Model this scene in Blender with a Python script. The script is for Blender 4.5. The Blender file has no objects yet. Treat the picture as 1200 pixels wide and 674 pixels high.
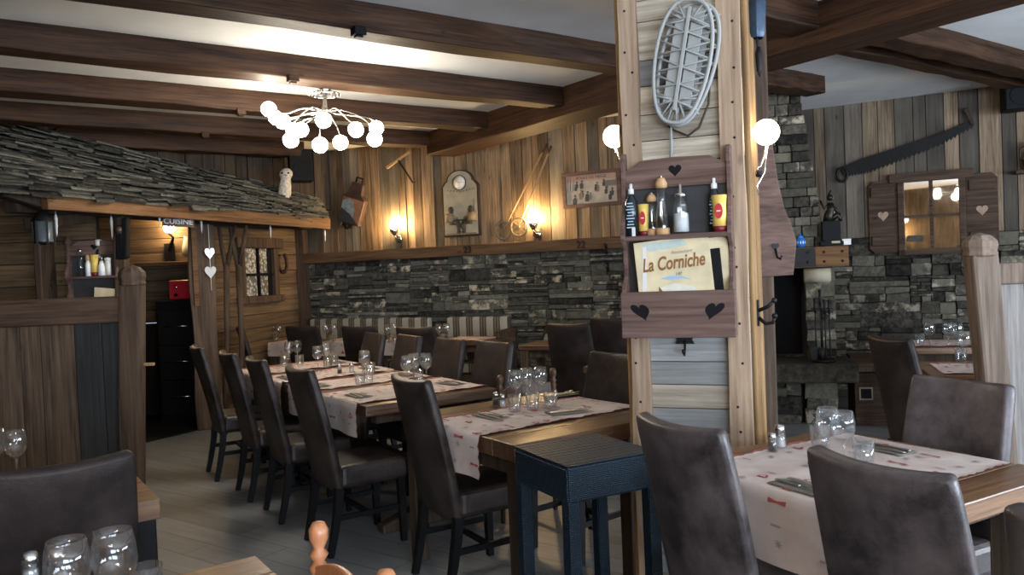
import bpy, bmesh, math, random
from mathutils import Vector, Matrix
rnd = random.Random(7)
C = bpy.context.scene.collection
PI = math.pi
# ---------------------------------------------------------------- camera
FPX = 940.0
ROLL, PITCH = math.radians(2.4), math.radians(1.4)
EYE = Vector((0, 0, 1.5))
FW = Vector((0, math.cos(PITCH), -math.sin(PITCH)))
R0 = Vector((1, 0, 0)); U0 = Vector((0, math.sin(PITCH), math.cos(PITCH)))
RT = R0 * math.cos(ROLL) - U0 * math.sin(ROLL)
UP = R0 * math.sin(ROLL) + U0 * math.cos(ROLL)
cam = bpy.data.cameras.new('camera'); camo = bpy.data.objects.new('camera', cam); C.objects.link(camo)
cm = Matrix((RT, UP, -FW)).transposed().to_4x4(); cm.translation = EYE
camo.matrix_world = cm
cam.sensor_width = 36; cam.lens = 36 * FPX / 1200; cam.clip_start = .05; cam.clip_end = 100
bpy.context.scene.camera = camo
def ray(px, py): return FW + RT * ((px - 600) / FPX) + UP * ((337 - py) / FPX)
def PZ(px, py, z):
    r = ray(px, py); return EYE + r * ((z - EYE.z) / r.z)
def PD(px, py, d):
    r = ray(px, py); return EYE + r * (d / r.y)
class Fr:
    """a vertical plane with its own x (along), y (into it) and z (up)"""
    def __init__(s, X, Y, deg):
        s.a = math.radians(deg); s.M = Matrix.Translation((X, Y, 0)) @ Matrix.Rotation(s.a, 4, 'Z'); s.I = s.M.inverted()
    def hit(s, px, py, off=0.0):
        o = s.I @ EYE; r = s.I.to_3x3() @ ray(px, py)
        t = (-off - o.y) / r.y; p = o + r * t
        return p.x, p.z
    def at(s, x, y, z=0): return s.M @ Vector((x, y, z))
UA = 34.9; FU = Fr(0, 0, UA); FV = Fr(0, 0, 30.0)
def uv(u, v, z=0): return FU.at(u, v, z)
def rv(u, v, z=0): return FV.at(u, v, z)
def Rz(d): return Matrix.Rotation(math.radians(d), 4, 'Z')
def Rx(d): return Matrix.Rotation(math.radians(d), 4, 'X')
def Ry(d): return Matrix.Rotation(math.radians(d), 4, 'Y')
def Tr(*a): return Matrix.Translation(a if len(a) == 3 else a[0])
I4 = Matrix.Identity(4)
# ---------------------------------------------------------------- materials
def new_mat(name):
    m = bpy.data.materials.new(name); m.use_nodes = True; nt = m.node_tree
    return m, nt, nt.nodes['Principled BSDF']
def col(c): return (c[0], c[1], c[2], 1)
def plain(name, c, rough=.5, metal=0, noise=0, nscale=20, bump=0, **kw):
    m, nt, b = new_mat(name)
    b.inputs['Base Color'].default_value = col(c); b.inputs['Roughness'].default_value = rough; b.inputs['Metallic'].default_value = metal
    for k, v in kw.items(): b.inputs[k].default_value = v
    if noise or bump:
        tc = nt.nodes.new('ShaderNodeTexCoord'); n = nt.nodes.new('ShaderNodeTexNoise'); n.inputs['Scale'].default_value = nscale; n.inputs['Detail'].default_value = 5
        nt.links.new(tc.outputs['Object'], n.inputs['Vector'])
        if noise:
            r = nt.nodes.new('ShaderNodeValToRGB'); e = r.color_ramp.elements
            e[0].position = .3; e[1].position = .7
            e[0].color = col([x * (1 - noise) for x in c]); e[1].color = col([min(1, x * (1 + noise)) for x in c])
            nt.links.new(n.outputs['Fac'], r.inputs['Fac']); nt.links.new(r.outputs['Color'], b.inputs['Base Color'])
        if bump:
            bp = nt.nodes.new('ShaderNodeBump'); bp.inputs['Strength'].default_value = bump; bp.inputs['Distance'].default_value = .01
            nt.links.new(n.outputs['Fac'], bp.inputs['Height']); nt.links.new(bp.outputs['Normal'], b.inputs['Normal'])
    return m
def wood(name, dark, light, axis='x', other=None, share=.35, rough=.7, fine=1.0, var=.35, knots=True, bump=.4):
    """grain along the object's own axis; each board (mesh island) has its own shade, and a share of them the other colour"""
    m, nt, b = new_mat(name); N = nt.nodes.new; L = nt.links.new
    tc = N('ShaderNodeTexCoord'); geo = N('ShaderNodeNewGeometry')
    wn = N('ShaderNodeTexWhiteNoise'); wn.noise_dimensions = '1D'; L(geo.outputs['Random Per Island'], wn.inputs['W'])
    off = N('ShaderNodeVectorMath'); off.operation = 'MULTIPLY_ADD'
    L(wn.outputs['Color'], off.inputs[0]); off.inputs[1].default_value = (13, 17, 11); L(tc.outputs['Object'], off.inputs[2])
    mp = N('ShaderNodeMapping'); s = [14 * fine] * 3; s['xyz'.index(axis)] = 1.1 * fine; mp.inputs['Scale'].default_value = s
    L(off.outputs[0], mp.inputs['Vector'])
    n = N('ShaderNodeTexNoise'); n.inputs['Scale'].default_value = 1.6; n.inputs['Detail'].default_value = 9; n.inputs['Roughness'].default_value = .7; n.inputs['Distortion'].default_value = .25
    L(mp.outputs[0], n.inputs['Vector'])
    mp2 = N('ShaderNodeMapping'); s3 = [70 * fine] * 3; s3['xyz'.index(axis)] = 2.2 * fine; mp2.inputs['Scale'].default_value = s3; L(off.outputs[0], mp2.inputs['Vector'])
    nf = N('ShaderNodeTexNoise'); nf.inputs['Scale'].default_value = 1.5; nf.inputs['Detail'].default_value = 4; L(mp2.outputs[0], nf.inputs['Vector'])
    cb = N('ShaderNodeMath'); cb.operation = 'MULTIPLY_ADD'; cb.inputs[1].default_value = .38; L(nf.outputs['Fac'], cb.inputs[0])
    sc_ = N('ShaderNodeMath'); sc_.operation = 'MULTIPLY'; sc_.inputs[1].default_value = .62; L(n.outputs['Fac'], sc_.inputs[0]); L(sc_.outputs[0], cb.inputs[2])
    r = N('ShaderNodeValToRGB'); e = r.color_ramp.elements; e[0].position = .38; e[1].position = .62
    e[0].color = col(dark); e[1].color = col(light); L(cb.outputs[0], r.inputs['Fac'])
    cur = r.outputs['Color']
    if other:
        r2 = N('ShaderNodeValToRGB'); e = r2.color_ramp.elements; e[0].position = .38; e[1].position = .62
        e[0].color = col([x * .5 for x in other]); e[1].color = col(other); L(cb.outputs[0], r2.inputs['Fac'])
        ct = N('ShaderNodeMath'); ct.operation = 'LESS_THAN'; L(wn.outputs['Value'], ct.inputs[0]); ct.inputs[1].default_value = share
        mx = N('ShaderNodeMix'); mx.data_type = 'RGBA'; L(ct.outputs[0], mx.inputs['Factor']); L(cur, mx.inputs['A']); L(r2.outputs['Color'], mx.inputs['B']); cur = mx.outputs['Result']
    big = N('ShaderNodeTexNoise'); big.inputs['Scale'].default_value = 2.3; big.inputs['Detail'].default_value = 3; L(off.outputs[0], big.inputs['Vector'])
    hs = N('ShaderNodeHueSaturation'); L(cur, hs.inputs['Color'])
    mr = N('ShaderNodeMapRange'); mr.inputs['To Min'].default_value = 1 - var; mr.inputs['To Max'].default_value = 1 + var
    mm = N('ShaderNodeMath'); mm.operation = 'ADD'; sp = N('ShaderNodeSeparateColor'); L(wn.outputs['Color'], sp.inputs[0]); L(sp.outputs[1], mm.inputs[0]); L(big.outputs['Fac'], mm.inputs[1])
    mr.inputs['From Min'].default_value = .3; mr.inputs['From Max'].default_value = 1.7; L(mm.outputs[0], mr.inputs['Value']); L(mr.outputs[0], hs.inputs['Value'])
    cur = hs.outputs['Color']
    if knots:
        v = N('ShaderNodeTexVoronoi'); v.inputs['Scale'].default_value = 3.2
        mk = N('ShaderNodeMapping'); s2 = [1.6] * 3; s2['xyz'.index(axis)] = .8; mk.inputs['Scale'].default_value = s2; L(off.outputs[0], mk.inputs['Vector']); L(mk.outputs[0], v.inputs['Vector'])
        k = N('ShaderNodeMapRange'); k.inputs['From Min'].default_value = .03; k.inputs['From Max'].default_value = .09; k.inputs['To Min'].default_value = .3; k.inputs['To Max'].default_value = 1
        L(v.outputs['Distance'], k.inputs['Value'])
        mu = N('ShaderNodeMix'); mu.data_type = 'RGBA'; mu.blend_type = 'MULTIPLY'; mu.inputs['Factor'].default_value = .8; L(cur, mu.inputs['A']); L(k.outputs[0], mu.inputs['B']); cur = mu.outputs['Result']
    L(cur, b.inputs['Base Color']); b.inputs['Roughness'].default_value = rough; b.inputs['Specular IOR Level'].default_value = .5 if rough < .5 else .2
    bp = N('ShaderNodeBump'); bp.inputs['Strength'].default_value = bump; bp.inputs['Distance'].default_value = .006; L(cb.outputs[0], bp.inputs['Height']); L(bp.outputs['Normal'], b.inputs['Normal'])
    return m
def stone(name, dark, light, pale, ps=.12, scale=9, bump=1.0, rough=.9):
    m, nt, b = new_mat(name); N = nt.nodes.new; L = nt.links.new
    tc = N('ShaderNodeTexCoord'); geo = N('ShaderNodeNewGeometry')
    wn = N('ShaderNodeTexWhiteNoise'); wn.noise_dimensions = '1D'; L(geo.outputs['Random Per Island'], wn.inputs['W'])
    off = N('ShaderNodeVectorMath'); off.operation = 'MULTIPLY_ADD'; L(wn.outputs['Color'], off.inputs[0]); off.inputs[1].default_value = (9, 7, 5); L(tc.outputs['Object'], off.inputs[2])
    n = N('ShaderNodeTexNoise'); n.inputs['Scale'].default_value = scale * 1.8; n.inputs['Detail'].default_value = 10; n.inputs['Roughness'].default_value = .78; L(off.outputs[0], n.inputs['Vector'])
    ad = N('ShaderNodeMath'); ad.operation = 'MULTIPLY_ADD'; L(wn.outputs['Value'], ad.inputs[0]); ad.inputs[1].default_value = .35; L(n.outputs['Fac'], ad.inputs[2])
    r = N('ShaderNodeValToRGB'); e = r.color_ramp.elements; e[0].position = .48; e[1].position = .86; e[0].color = col(dark); e[1].color = col(light); L(ad.outputs[0], r.inputs['Fac'])
    pn = N('ShaderNodeTexNoise'); pn.inputs['Scale'].default_value = scale * .8; pn.inputs['Detail'].default_value = 6; pn.inputs['Roughness'].default_value = .7; L(off.outputs[0], pn.inputs['Vector'])
    pr = N('ShaderNodeMapRange'); pr.inputs['From Min'].default_value = .66 - ps; pr.inputs['From Max'].default_value = .7 - ps * .6; L(pn.outputs['Fac'], pr.inputs['Value'])
    sp = N('ShaderNodeSeparateColor'); L(wn.outputs['Color'], sp.inputs[0])
    gt = N('ShaderNodeMath'); gt.operation = 'LESS_THAN'; gt.inputs[1].default_value = .35; L(sp.outputs[2], gt.inputs[0])
    ml = N('ShaderNodeMath'); ml.operation = 'MULTIPLY'; L(gt.outputs[0], ml.inputs[0]); L(pr.outputs[0], ml.inputs[1])
    mx = N('ShaderNodeMix'); mx.data_type = 'RGBA'; L(ml.outputs[0], mx.inputs['Factor']); L(r.outputs['Color'], mx.inputs['A']); mx.inputs['B'].default_value = col(pale)
    hh = N('ShaderNodeHueSaturation'); hm = N('ShaderNodeMapRange'); hm.inputs['To Min'].default_value = .475; hm.inputs['To Max'].default_value = .505; L(sp.outputs[0], hm.inputs['Value']); L(hm.outputs[0], hh.inputs['Hue'])
    vm = N('ShaderNodeMapRange'); vm.inputs['To Min'].default_value = .55; vm.inputs['To Max'].default_value = 1.5; L(sp.outputs[1], vm.inputs['Value']); L(vm.outputs[0], hh.inputs['Value']); L(mx.outputs['Result'], hh.inputs['Color'])
    L(hh.outputs['Color'], b.inputs['Base Color']); b.inputs['Roughness'].default_value = rough; b.inputs['Specular IOR Level'].default_value = .25
    bp = N('ShaderNodeBump'); bp.inputs['Strength'].default_value = bump; bp.inputs['Distance'].default_value = .02; L(n.outputs['Fac'], bp.inputs['Height']); L(bp.outputs['Normal'], b.inputs['Normal'])
    return m
def leather(name, dark, light, spec=.3, rough=.42):
    m, nt, b = new_mat(name); N = nt.nodes.new; L = nt.links.new
    tc = N('ShaderNodeTexCoord'); n = N('ShaderNodeTexNoise'); n.inputs['Scale'].default_value = 7; n.inputs['Detail'].default_value = 8; n.inputs['Roughness'].default_value = .65; L(tc.outputs['Object'], n.inputs['Vector'])
    r = N('ShaderNodeValToRGB'); e = r.color_ramp.elements; e[0].position = .35; e[1].position = .7; e[0].color = col(dark); e[1].color = col(light); L(n.outputs['Fac'], r.inputs['Fac']); L(r.outputs['Color'], b.inputs['Base Color'])
    v = N('ShaderNodeTexVoronoi'); v.inputs['Scale'].default_value = 160; L(tc.outputs['Object'], v.inputs['Vector'])
    bp = N('ShaderNodeBump'); bp.inputs['Strength'].default_value = .25; bp.inputs['Distance'].default_value = .002; L(v.outputs['Distance'], bp.inputs['Height']); L(bp.outputs['Normal'], b.inputs['Normal'])
    b.inputs['Roughness'].default_value = rough; b.inputs['Specular IOR Level'].default_value = spec
    return m
def emit(name, c, s):
    m, nt, b = new_mat(name); b.inputs['Base Color'].default_value = col(c)
    b.inputs['Emission Color'].default_value = col(c); b.inputs['Emission Strength'].default_value = s; return m
def glassm(name, c=(1, 1, 1), rough=0.0):
    m, nt, b = new_mat(name); b.inputs['Base Color'].default_value = col(c); b.inputs['Roughness'].default_value = rough
    N = nt.nodes.new; L = nt.links.new; out = nt.nodes['Material Output']
    tr = N('ShaderNodeBsdfTransparent'); tr.inputs['Color'].default_value = (.985, .99, .99, 1); gl = N('ShaderNodeBsdfGlossy'); gl.inputs['Roughness'].default_value = .02
    fr = N('ShaderNodeLayerWeight'); fr.inputs['Blend'].default_value = .5; pw = N('ShaderNodeMath'); pw.operation = 'POWER'; pw.inputs[1].default_value = 3.5; L(fr.outputs['Facing'], pw.inputs[0]); mu = N('ShaderNodeMath'); mu.operation = 'MULTIPLY_ADD'; mu.inputs[1].default_value = .8; mu.inputs[2].default_value = .085; L(pw.outputs[0], mu.inputs[0])
    mx = N('ShaderNodeMixShader'); L(mu.outputs[0], mx.inputs['Fac']); L(tr.outputs[0], mx.inputs[1]); L(gl.outputs[0], mx.inputs[2])
    df = N('ShaderNodeBsdfTranslucent'); df.inputs['Color'].default_value = (.8, .85, .9, 1); m2 = N('ShaderNodeMixShader'); m2.inputs['Fac'].default_value = .05; L(mx.outputs[0], m2.inputs[1]); L(df.outputs[0], m2.inputs[2])
    L(m2.outputs[0], out.inputs['Surface']); nt.nodes.remove(b); return m
M = {}
M['beam'] = wood('beam_wood', (.014, .006, .003), (.078, .036, .017), 'x', var=.3, rough=.6, fine=.8)
M['beam_y'] = wood('girder_wood', (.020, .009, .0045), (.095, .042, .020), 'y', var=.3, rough=.6, fine=.8)
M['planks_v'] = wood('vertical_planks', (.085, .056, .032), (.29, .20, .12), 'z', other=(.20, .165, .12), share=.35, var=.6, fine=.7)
M['planks_r'] = wood('grey_vertical_planks', (.11, .075, .047), (.34, .25, .165), 'z', other=(.17, .14, .11), share=.5, var=.5, fine=.7)
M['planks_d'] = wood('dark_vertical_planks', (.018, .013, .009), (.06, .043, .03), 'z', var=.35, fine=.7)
M['planks_h'] = wood('horizontal_planks', (.07, .043, .023), (.21, .135, .072), 'x', var=.3, fine=.7)
M['planks_g'] = wood('weathered_panel_planks', (.24, .19, .14), (.58, .51, .40), 'x', other=(.34, .34, .33), share=.4, var=.35, fine=.6)
M['part_planks'] = wood('partition_planks', (.045, .029, .02), (.14, .095, .063), 'z', other=(.055, .054, .053), share=.4, var=.5, fine=.7)
M['part_grey'] = wood('pale_partition_planks', (.15, .135, .12), (.33, .30, .275), 'z', var=.2, fine=.6)
M['trimwood'] = wood('trim_beam_wood', (.07, .036, .018), (.20, .115, .06), 'x', var=.25, fine=.7)
M['rail'] = wood('rail_wood', (.04, .023, .015), (.125, .078, .052), 'x', var=.2, fine=.7)
M['post'] = wood('post_wood', (.035, .022, .014), (.125, .08, .052), 'z', var=.2, fine=.6)
M['post_pale'] = wood('pale_post_wood', (.10, .07, .05), (.27, .20, .155), 'z', var=.2, fine=.6)
M['strip'] = wood('pine_strip', (.26, .17, .11), (.54, .39, .27), 'z', var=.2, fine=.6)
M['pine'] = wood('pine_board', (.20, .11, .05), (.45, .28, .13), 'z', var=.25, fine=.7)
M['fascia'] = wood('fascia_wood', (.08, .036, .014), (.25, .13, .058), 'x', var=.2, fine=.6)
M['rack'] = wood('rack_wood', (.08, .046, .036), (.19, .12, .098), 'x', var=.15, fine=.7)
M['table'] = wood('table_wood', (.09, .038, .016), (.28, .145, .066), 'x', var=.2, rough=.32, fine=.8)
M['table_d'] = wood('dark_table_wood', (.05, .025, .013), (.15, .085, .046), 'x', var=.2, rough=.35, fine=.8)
M['leg_wood'] = wood('table_leg_wood', (.03, .02, .013), (.095, .065, .043), 'z', var=.2, fine=.7)
M['chairpine'] = wood('orange_chair_wood', (.34, .12, .045), (.50, .22, .105), 'z', var=.1, rough=.3, fine=.6, knots=False)
M['chairdark'] = wood('turned_chair_wood', (.05, .025, .014), (.14, .07, .04), 'z', var=.1, rough=.35, fine=.6, knots=False)
M['darkwood'] = plain('black_stained_wood', (.004, .0035, .004), .45, **{'Specular IOR Level': .2})
M['stone'] = stone('dry_stone', (.016, .0165, .014), (.15, .145, .12), (.42, .38, .27), ps=.15)
M['stone_r'] = stone('hearth_stone', (.016, .014, .011), (.15, .135, .10), (.38, .34, .25), ps=.14)
M['mortar'] = plain('dark_joint', (.02, .02, .018), .95, noise=.4, nscale=30)
M['slate'] = stone('slate', (.016, .017, .014), (.12, .118, .098), (.19, .185, .16), ps=.08, scale=14)
M['plaster'] = plain('white_plaster', (.80, .80, .79), .9, noise=.06, nscale=3, bump=.25)
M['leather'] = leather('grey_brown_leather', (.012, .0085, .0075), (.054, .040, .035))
M['leather_lit'] = leather('daylit_mauve_leather', (.022, .017, .0175), (.115, .092, .092), .5, .4)  # paler copy of the chair leather, window light mixed into its colour
M['leather_shade'] = leather('shaded_dark_leather', (.011, .008, .0075), (.034, .025, .023), .2, .5)  # darker copy of the chair leather, shade mixed into its colour
M['iron'] = plain('black_iron', (.015, .014, .014), .55, .6, noise=.3)
M['rust'] = plain('brown_iron', (.05, .03, .022), .6, .5, noise=.35, nscale=30)
M['steel'] = plain('steel', (.6, .6, .6), .25, 1)
M['chrome'] = plain('chrome', (.75, .74, .7), .15, 1)
M['cutlery'] = plain('cutlery_steel', (.55, .53, .5), .3, 1)
M['glass'] = glassm('clear_glass')
M['bulb'] = emit('bulb_light', (1, .90, .74), 62)
M['globe'] = emit('globe_light', (1, .80, .55), 16)
M['sconce'] = emit('sconce_light', (1, .66, .30), 330)
M['kbulb'] = emit('kitchen_light', (1, .72, .38), 130)
M['black'] = plain('black_plastic', (.006, .006, .007), .6, **{'Specular IOR Level': .15})
M['white'] = plain('white_enamel', (.75, .74, .7), .5)
M['red'] = plain('red_paint', (.5, .02, .03), .4)
M['yellow'] = plain('yellow_plastic', (.75, .52, .12), .4)
M['maroon'] = plain('maroon_plastic', (.18, .01, .02), .4)
M['salt'] = plain('white_grains', (.9, .9, .9), .8)
M['cream'] = plain('cream_paper', (.72, .60, .38), .7, noise=.2, nscale=9)
M['brownink'] = plain('brown_ink', (.25, .11, .03), .7)
M['darkink'] = plain('dark_ink', (.05, .045, .04), .7)
M['redink'] = plain('red_print', (.36, .07, .065), .85)
M['hem'] = plain('dull_red_hem', (.26, .08, .07), .9)
M['rackback'] = plain('dark_rack_back', (.035, .035, .037), .7, noise=.2)
M['greyink'] = plain('grey_print', (.32, .27, .26), .8)
M['napkin'] = plain('grey_napkin', (.15, .135, .112), .85, bump=.2)
M['parch'] = plain('aged_board', (.33, .29, .21), .7, noise=.2, nscale=8)
M['lampmilk'] = plain('milk_glass', (.7, .68, .62), .3)
M['bell'] = plain('copper_bell', (.06, .034, .024), .6, .2, noise=.3, nscale=12)
M['bluemet'] = plain('dark_blue_metal', (.035, .06, .10), .4, .5, noise=.3)
M['blue'] = plain('blue_ceramic', (.03, .16, .5), .25)
M['bronze'] = plain('dark_bronze', (.03, .028, .02), .4, .8, noise=.3)
M['owl'] = plain('white_feathers', (.55, .5, .42), .9, noise=.4, nscale=40, bump=.8)
M['cork'] = wood('turned_beech', (.45, .25, .12), (.66, .42, .22), 'z', var=.1, knots=False)
M['rawhide'] = plain('grey_rawhide', (.33, .335, .32), .65)
M['bamboo'] = plain('ski_pole_cane', (.35, .23, .11), .5)
def floor_mat():
    m, nt, b = new_mat('grey_vinyl_planks'); N = nt.nodes.new; L = nt.links.new
    tc = N('ShaderNodeTexCoord'); mp = N('ShaderNodeMapping'); mp.inputs['Rotation'].default_value = (0, 0, math.radians(UA)); L(tc.outputs['Object'], mp.inputs['Vector'])
    br = N('ShaderNodeTexBrick'); br.offset = .37; br.inputs['Scale'].default_value = 1; br.inputs['Brick Width'].default_value = 1.2; br.inputs['Row Height'].default_value = .18
    br.inputs['Mortar Size'].default_value = .0025; br.inputs['Color1'].default_value = (.13, .135, .14, 1); br.inputs['Color2'].default_value = (.20, .205, .215, 1); br.inputs['Mortar'].default_value = (.04, .04, .04, 1)
    L(mp.outputs[0], br.inputs['Vector'])
    m2 = N('ShaderNodeMapping'); m2.inputs['Scale'].default_value = (2, 16, 1); L(mp.outputs[0], m2.inputs['Vector'])
    n = N('ShaderNodeTexNoise'); n.inputs['Scale'].default_value = 1.5; n.inputs['Detail'].default_value = 6; L(m2.outputs[0], n.inputs['Vector'])
    mr = N('ShaderNodeMapRange'); mr.inputs['To Min'].default_value = .6; mr.inputs['To Max'].default_value = 1.4; L(n.outputs['Fac'], mr.inputs['Value'])
    mx = N('ShaderNodeMix'); mx.data_type = 'RGBA'; mx.blend_type = 'MULTIPLY'; mx.inputs['Factor'].default_value = 1; L(br.outputs['Color'], mx.inputs['A']); L(mr.outputs[0], mx.inputs['B'])
    L(mx.outputs['Result'], b.inputs['Base Color']); b.inputs['Roughness'].default_value = .42
    return m
M['floor'] = floor_mat()
def wicker_mat():
    m, nt, b = new_mat('navy_wicker'); N = nt.nodes.new; L = nt.links.new
    tc = N('ShaderNodeTexCoord'); outs = []
    for ax, ph in (('X', 0), ('Y', 0), ('Z', 0)):
        w = N('ShaderNodeTexWave'); w.bands_direction = ax; w.inputs['Scale'].default_value = 44; w.inputs['Distortion'].default_value = 0; L(tc.outputs['Object'], w.inputs['Vector']); outs.append(w.outputs['Fac'])
    a = N('ShaderNodeMath'); a.operation = 'ADD'; L(outs[0], a.inputs[0]); L(outs[1], a.inputs[1])
    a2 = N('ShaderNodeMath'); a2.operation = 'ADD'; L(a.outputs[0], a2.inputs[0]); L(outs[2], a2.inputs[1])
    r = N('ShaderNodeValToRGB'); e = r.color_ramp.elements; e[0].position = .3; e[1].position = .75; e[0].color = (.003, .009, .016, 1); e[1].color = (.007, .019, .032, 1)
    d = N('ShaderNodeMath'); d.operation = 'DIVIDE'; d.inputs[1].default_value = 3; L(a2.outputs[0], d.inputs[0]); L(d.outputs[0], r.inputs['Fac']); L(r.outputs['Color'], b.inputs['Base Color'])
    bp = N('ShaderNodeBump'); bp.inputs['Strength'].default_value = .9; bp.inputs['Distance'].default_value = .006; L(d.outputs[0], bp.inputs['Height']); L(bp.outputs['Normal'], b.inputs['Normal'])
    b.inputs['Roughness'].default_value = .35; b.inputs['Specular IOR Level'].default_value = .28; return m
M['wicker'] = wicker_mat()
def cloth_mat():
    m, nt, b = new_mat('printed_linen'); N = nt.nodes.new; L = nt.links.new
    tc = N('ShaderNodeTexCoord')
    n = N('ShaderNodeTexNoise'); n.inputs['Scale'].default_value = 6; n.inputs['Detail'].default_value = 4; L(tc.outputs['Object'], n.inputs['Vector'])
    r = N('ShaderNodeValToRGB'); e = r.color_ramp.elements; e[0].position = .35; e[1].position = .65; e[0].color = (.50, .40, .36, 1); e[1].color = (.62, .53, .49, 1); L(n.outputs['Fac'], r.inputs['Fac'])
    L(r.outputs['Color'], b.inputs['Base Color']); b.inputs['Roughness'].default_value = .9
    w = N('ShaderNodeTexNoise'); w.inputs['Scale'].default_value = 9; L(tc.outputs['Object'], w.inputs['Vector'])
    bp = N('ShaderNodeBump'); bp.inputs['Strength'].default_value = .5; bp.inputs['Distance'].default_value = .01; L(w.outputs['Fac'], bp.inputs['Height']); L(bp.outputs['Normal'], b.inputs['Normal'])
    return m
M['cloth'] = cloth_mat()
def stripe_mat():
    m, nt, b = new_mat('striped_bench_fabric'); N = nt.nodes.new; L = nt.links.new
    tc = N('ShaderNodeTexCoord'); sx = N('ShaderNodeSeparateXYZ'); L(tc.outputs['Object'], sx.inputs[0])
    mu = N('ShaderNodeMath'); mu.operation = 'MULTIPLY'; mu.inputs[1].default_value = 1 / .17; L(sx.outputs[0], mu.inputs[0])
    fr = N('ShaderNodeMath'); fr.operation = 'FRACT'; L(mu.outputs[0], fr.inputs[0])
    r = N('ShaderNodeValToRGB'); r.color_ramp.interpolation = 'CONSTANT'; e = r.color_ramp.elements
    e[0].position = 0; e[0].color = (.33, .31, .25, 1); e[1].position = .5; e[1].color = (.06, .05, .035, 1)
    for p, c in ((.6, (.14, .12, .08, 1)), (.7, (.05, .04, .03, 1)), (.8, (.16, .13, .09, 1)), (.88, (.07, .055, .04, 1))):
        q = e.new(p); q.color = c
    L(fr.outputs[0], r.inputs['Fac']); L(r.outputs['Color'], b.inputs['Base Color']); b.inputs['Roughness'].default_value = .9
    return m
M['stripe'] = stripe_mat()
def lace_mat():
    m, nt, b = new_mat('lace'); N = nt.nodes.new; L = nt.links.new
    tc = N('ShaderNodeTexCoord'); w = N('ShaderNodeTexVoronoi'); w.inputs['Scale'].default_value = 28; L(tc.outputs['Object'], w.inputs['Vector'])
    r = N('ShaderNodeValToRGB'); e = r.color_ramp.elements; e[0].position = .2; e[0].color = (.6, .58, .5, 1); e[1].position = .6; e[1].color = (.12, .11, .09, 1); L(w.outputs['Distance'], r.inputs['Fac']); L(r.outputs['Color'], b.inputs['Base Color'])
    return m
M['lace'] = lace_mat()
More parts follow.
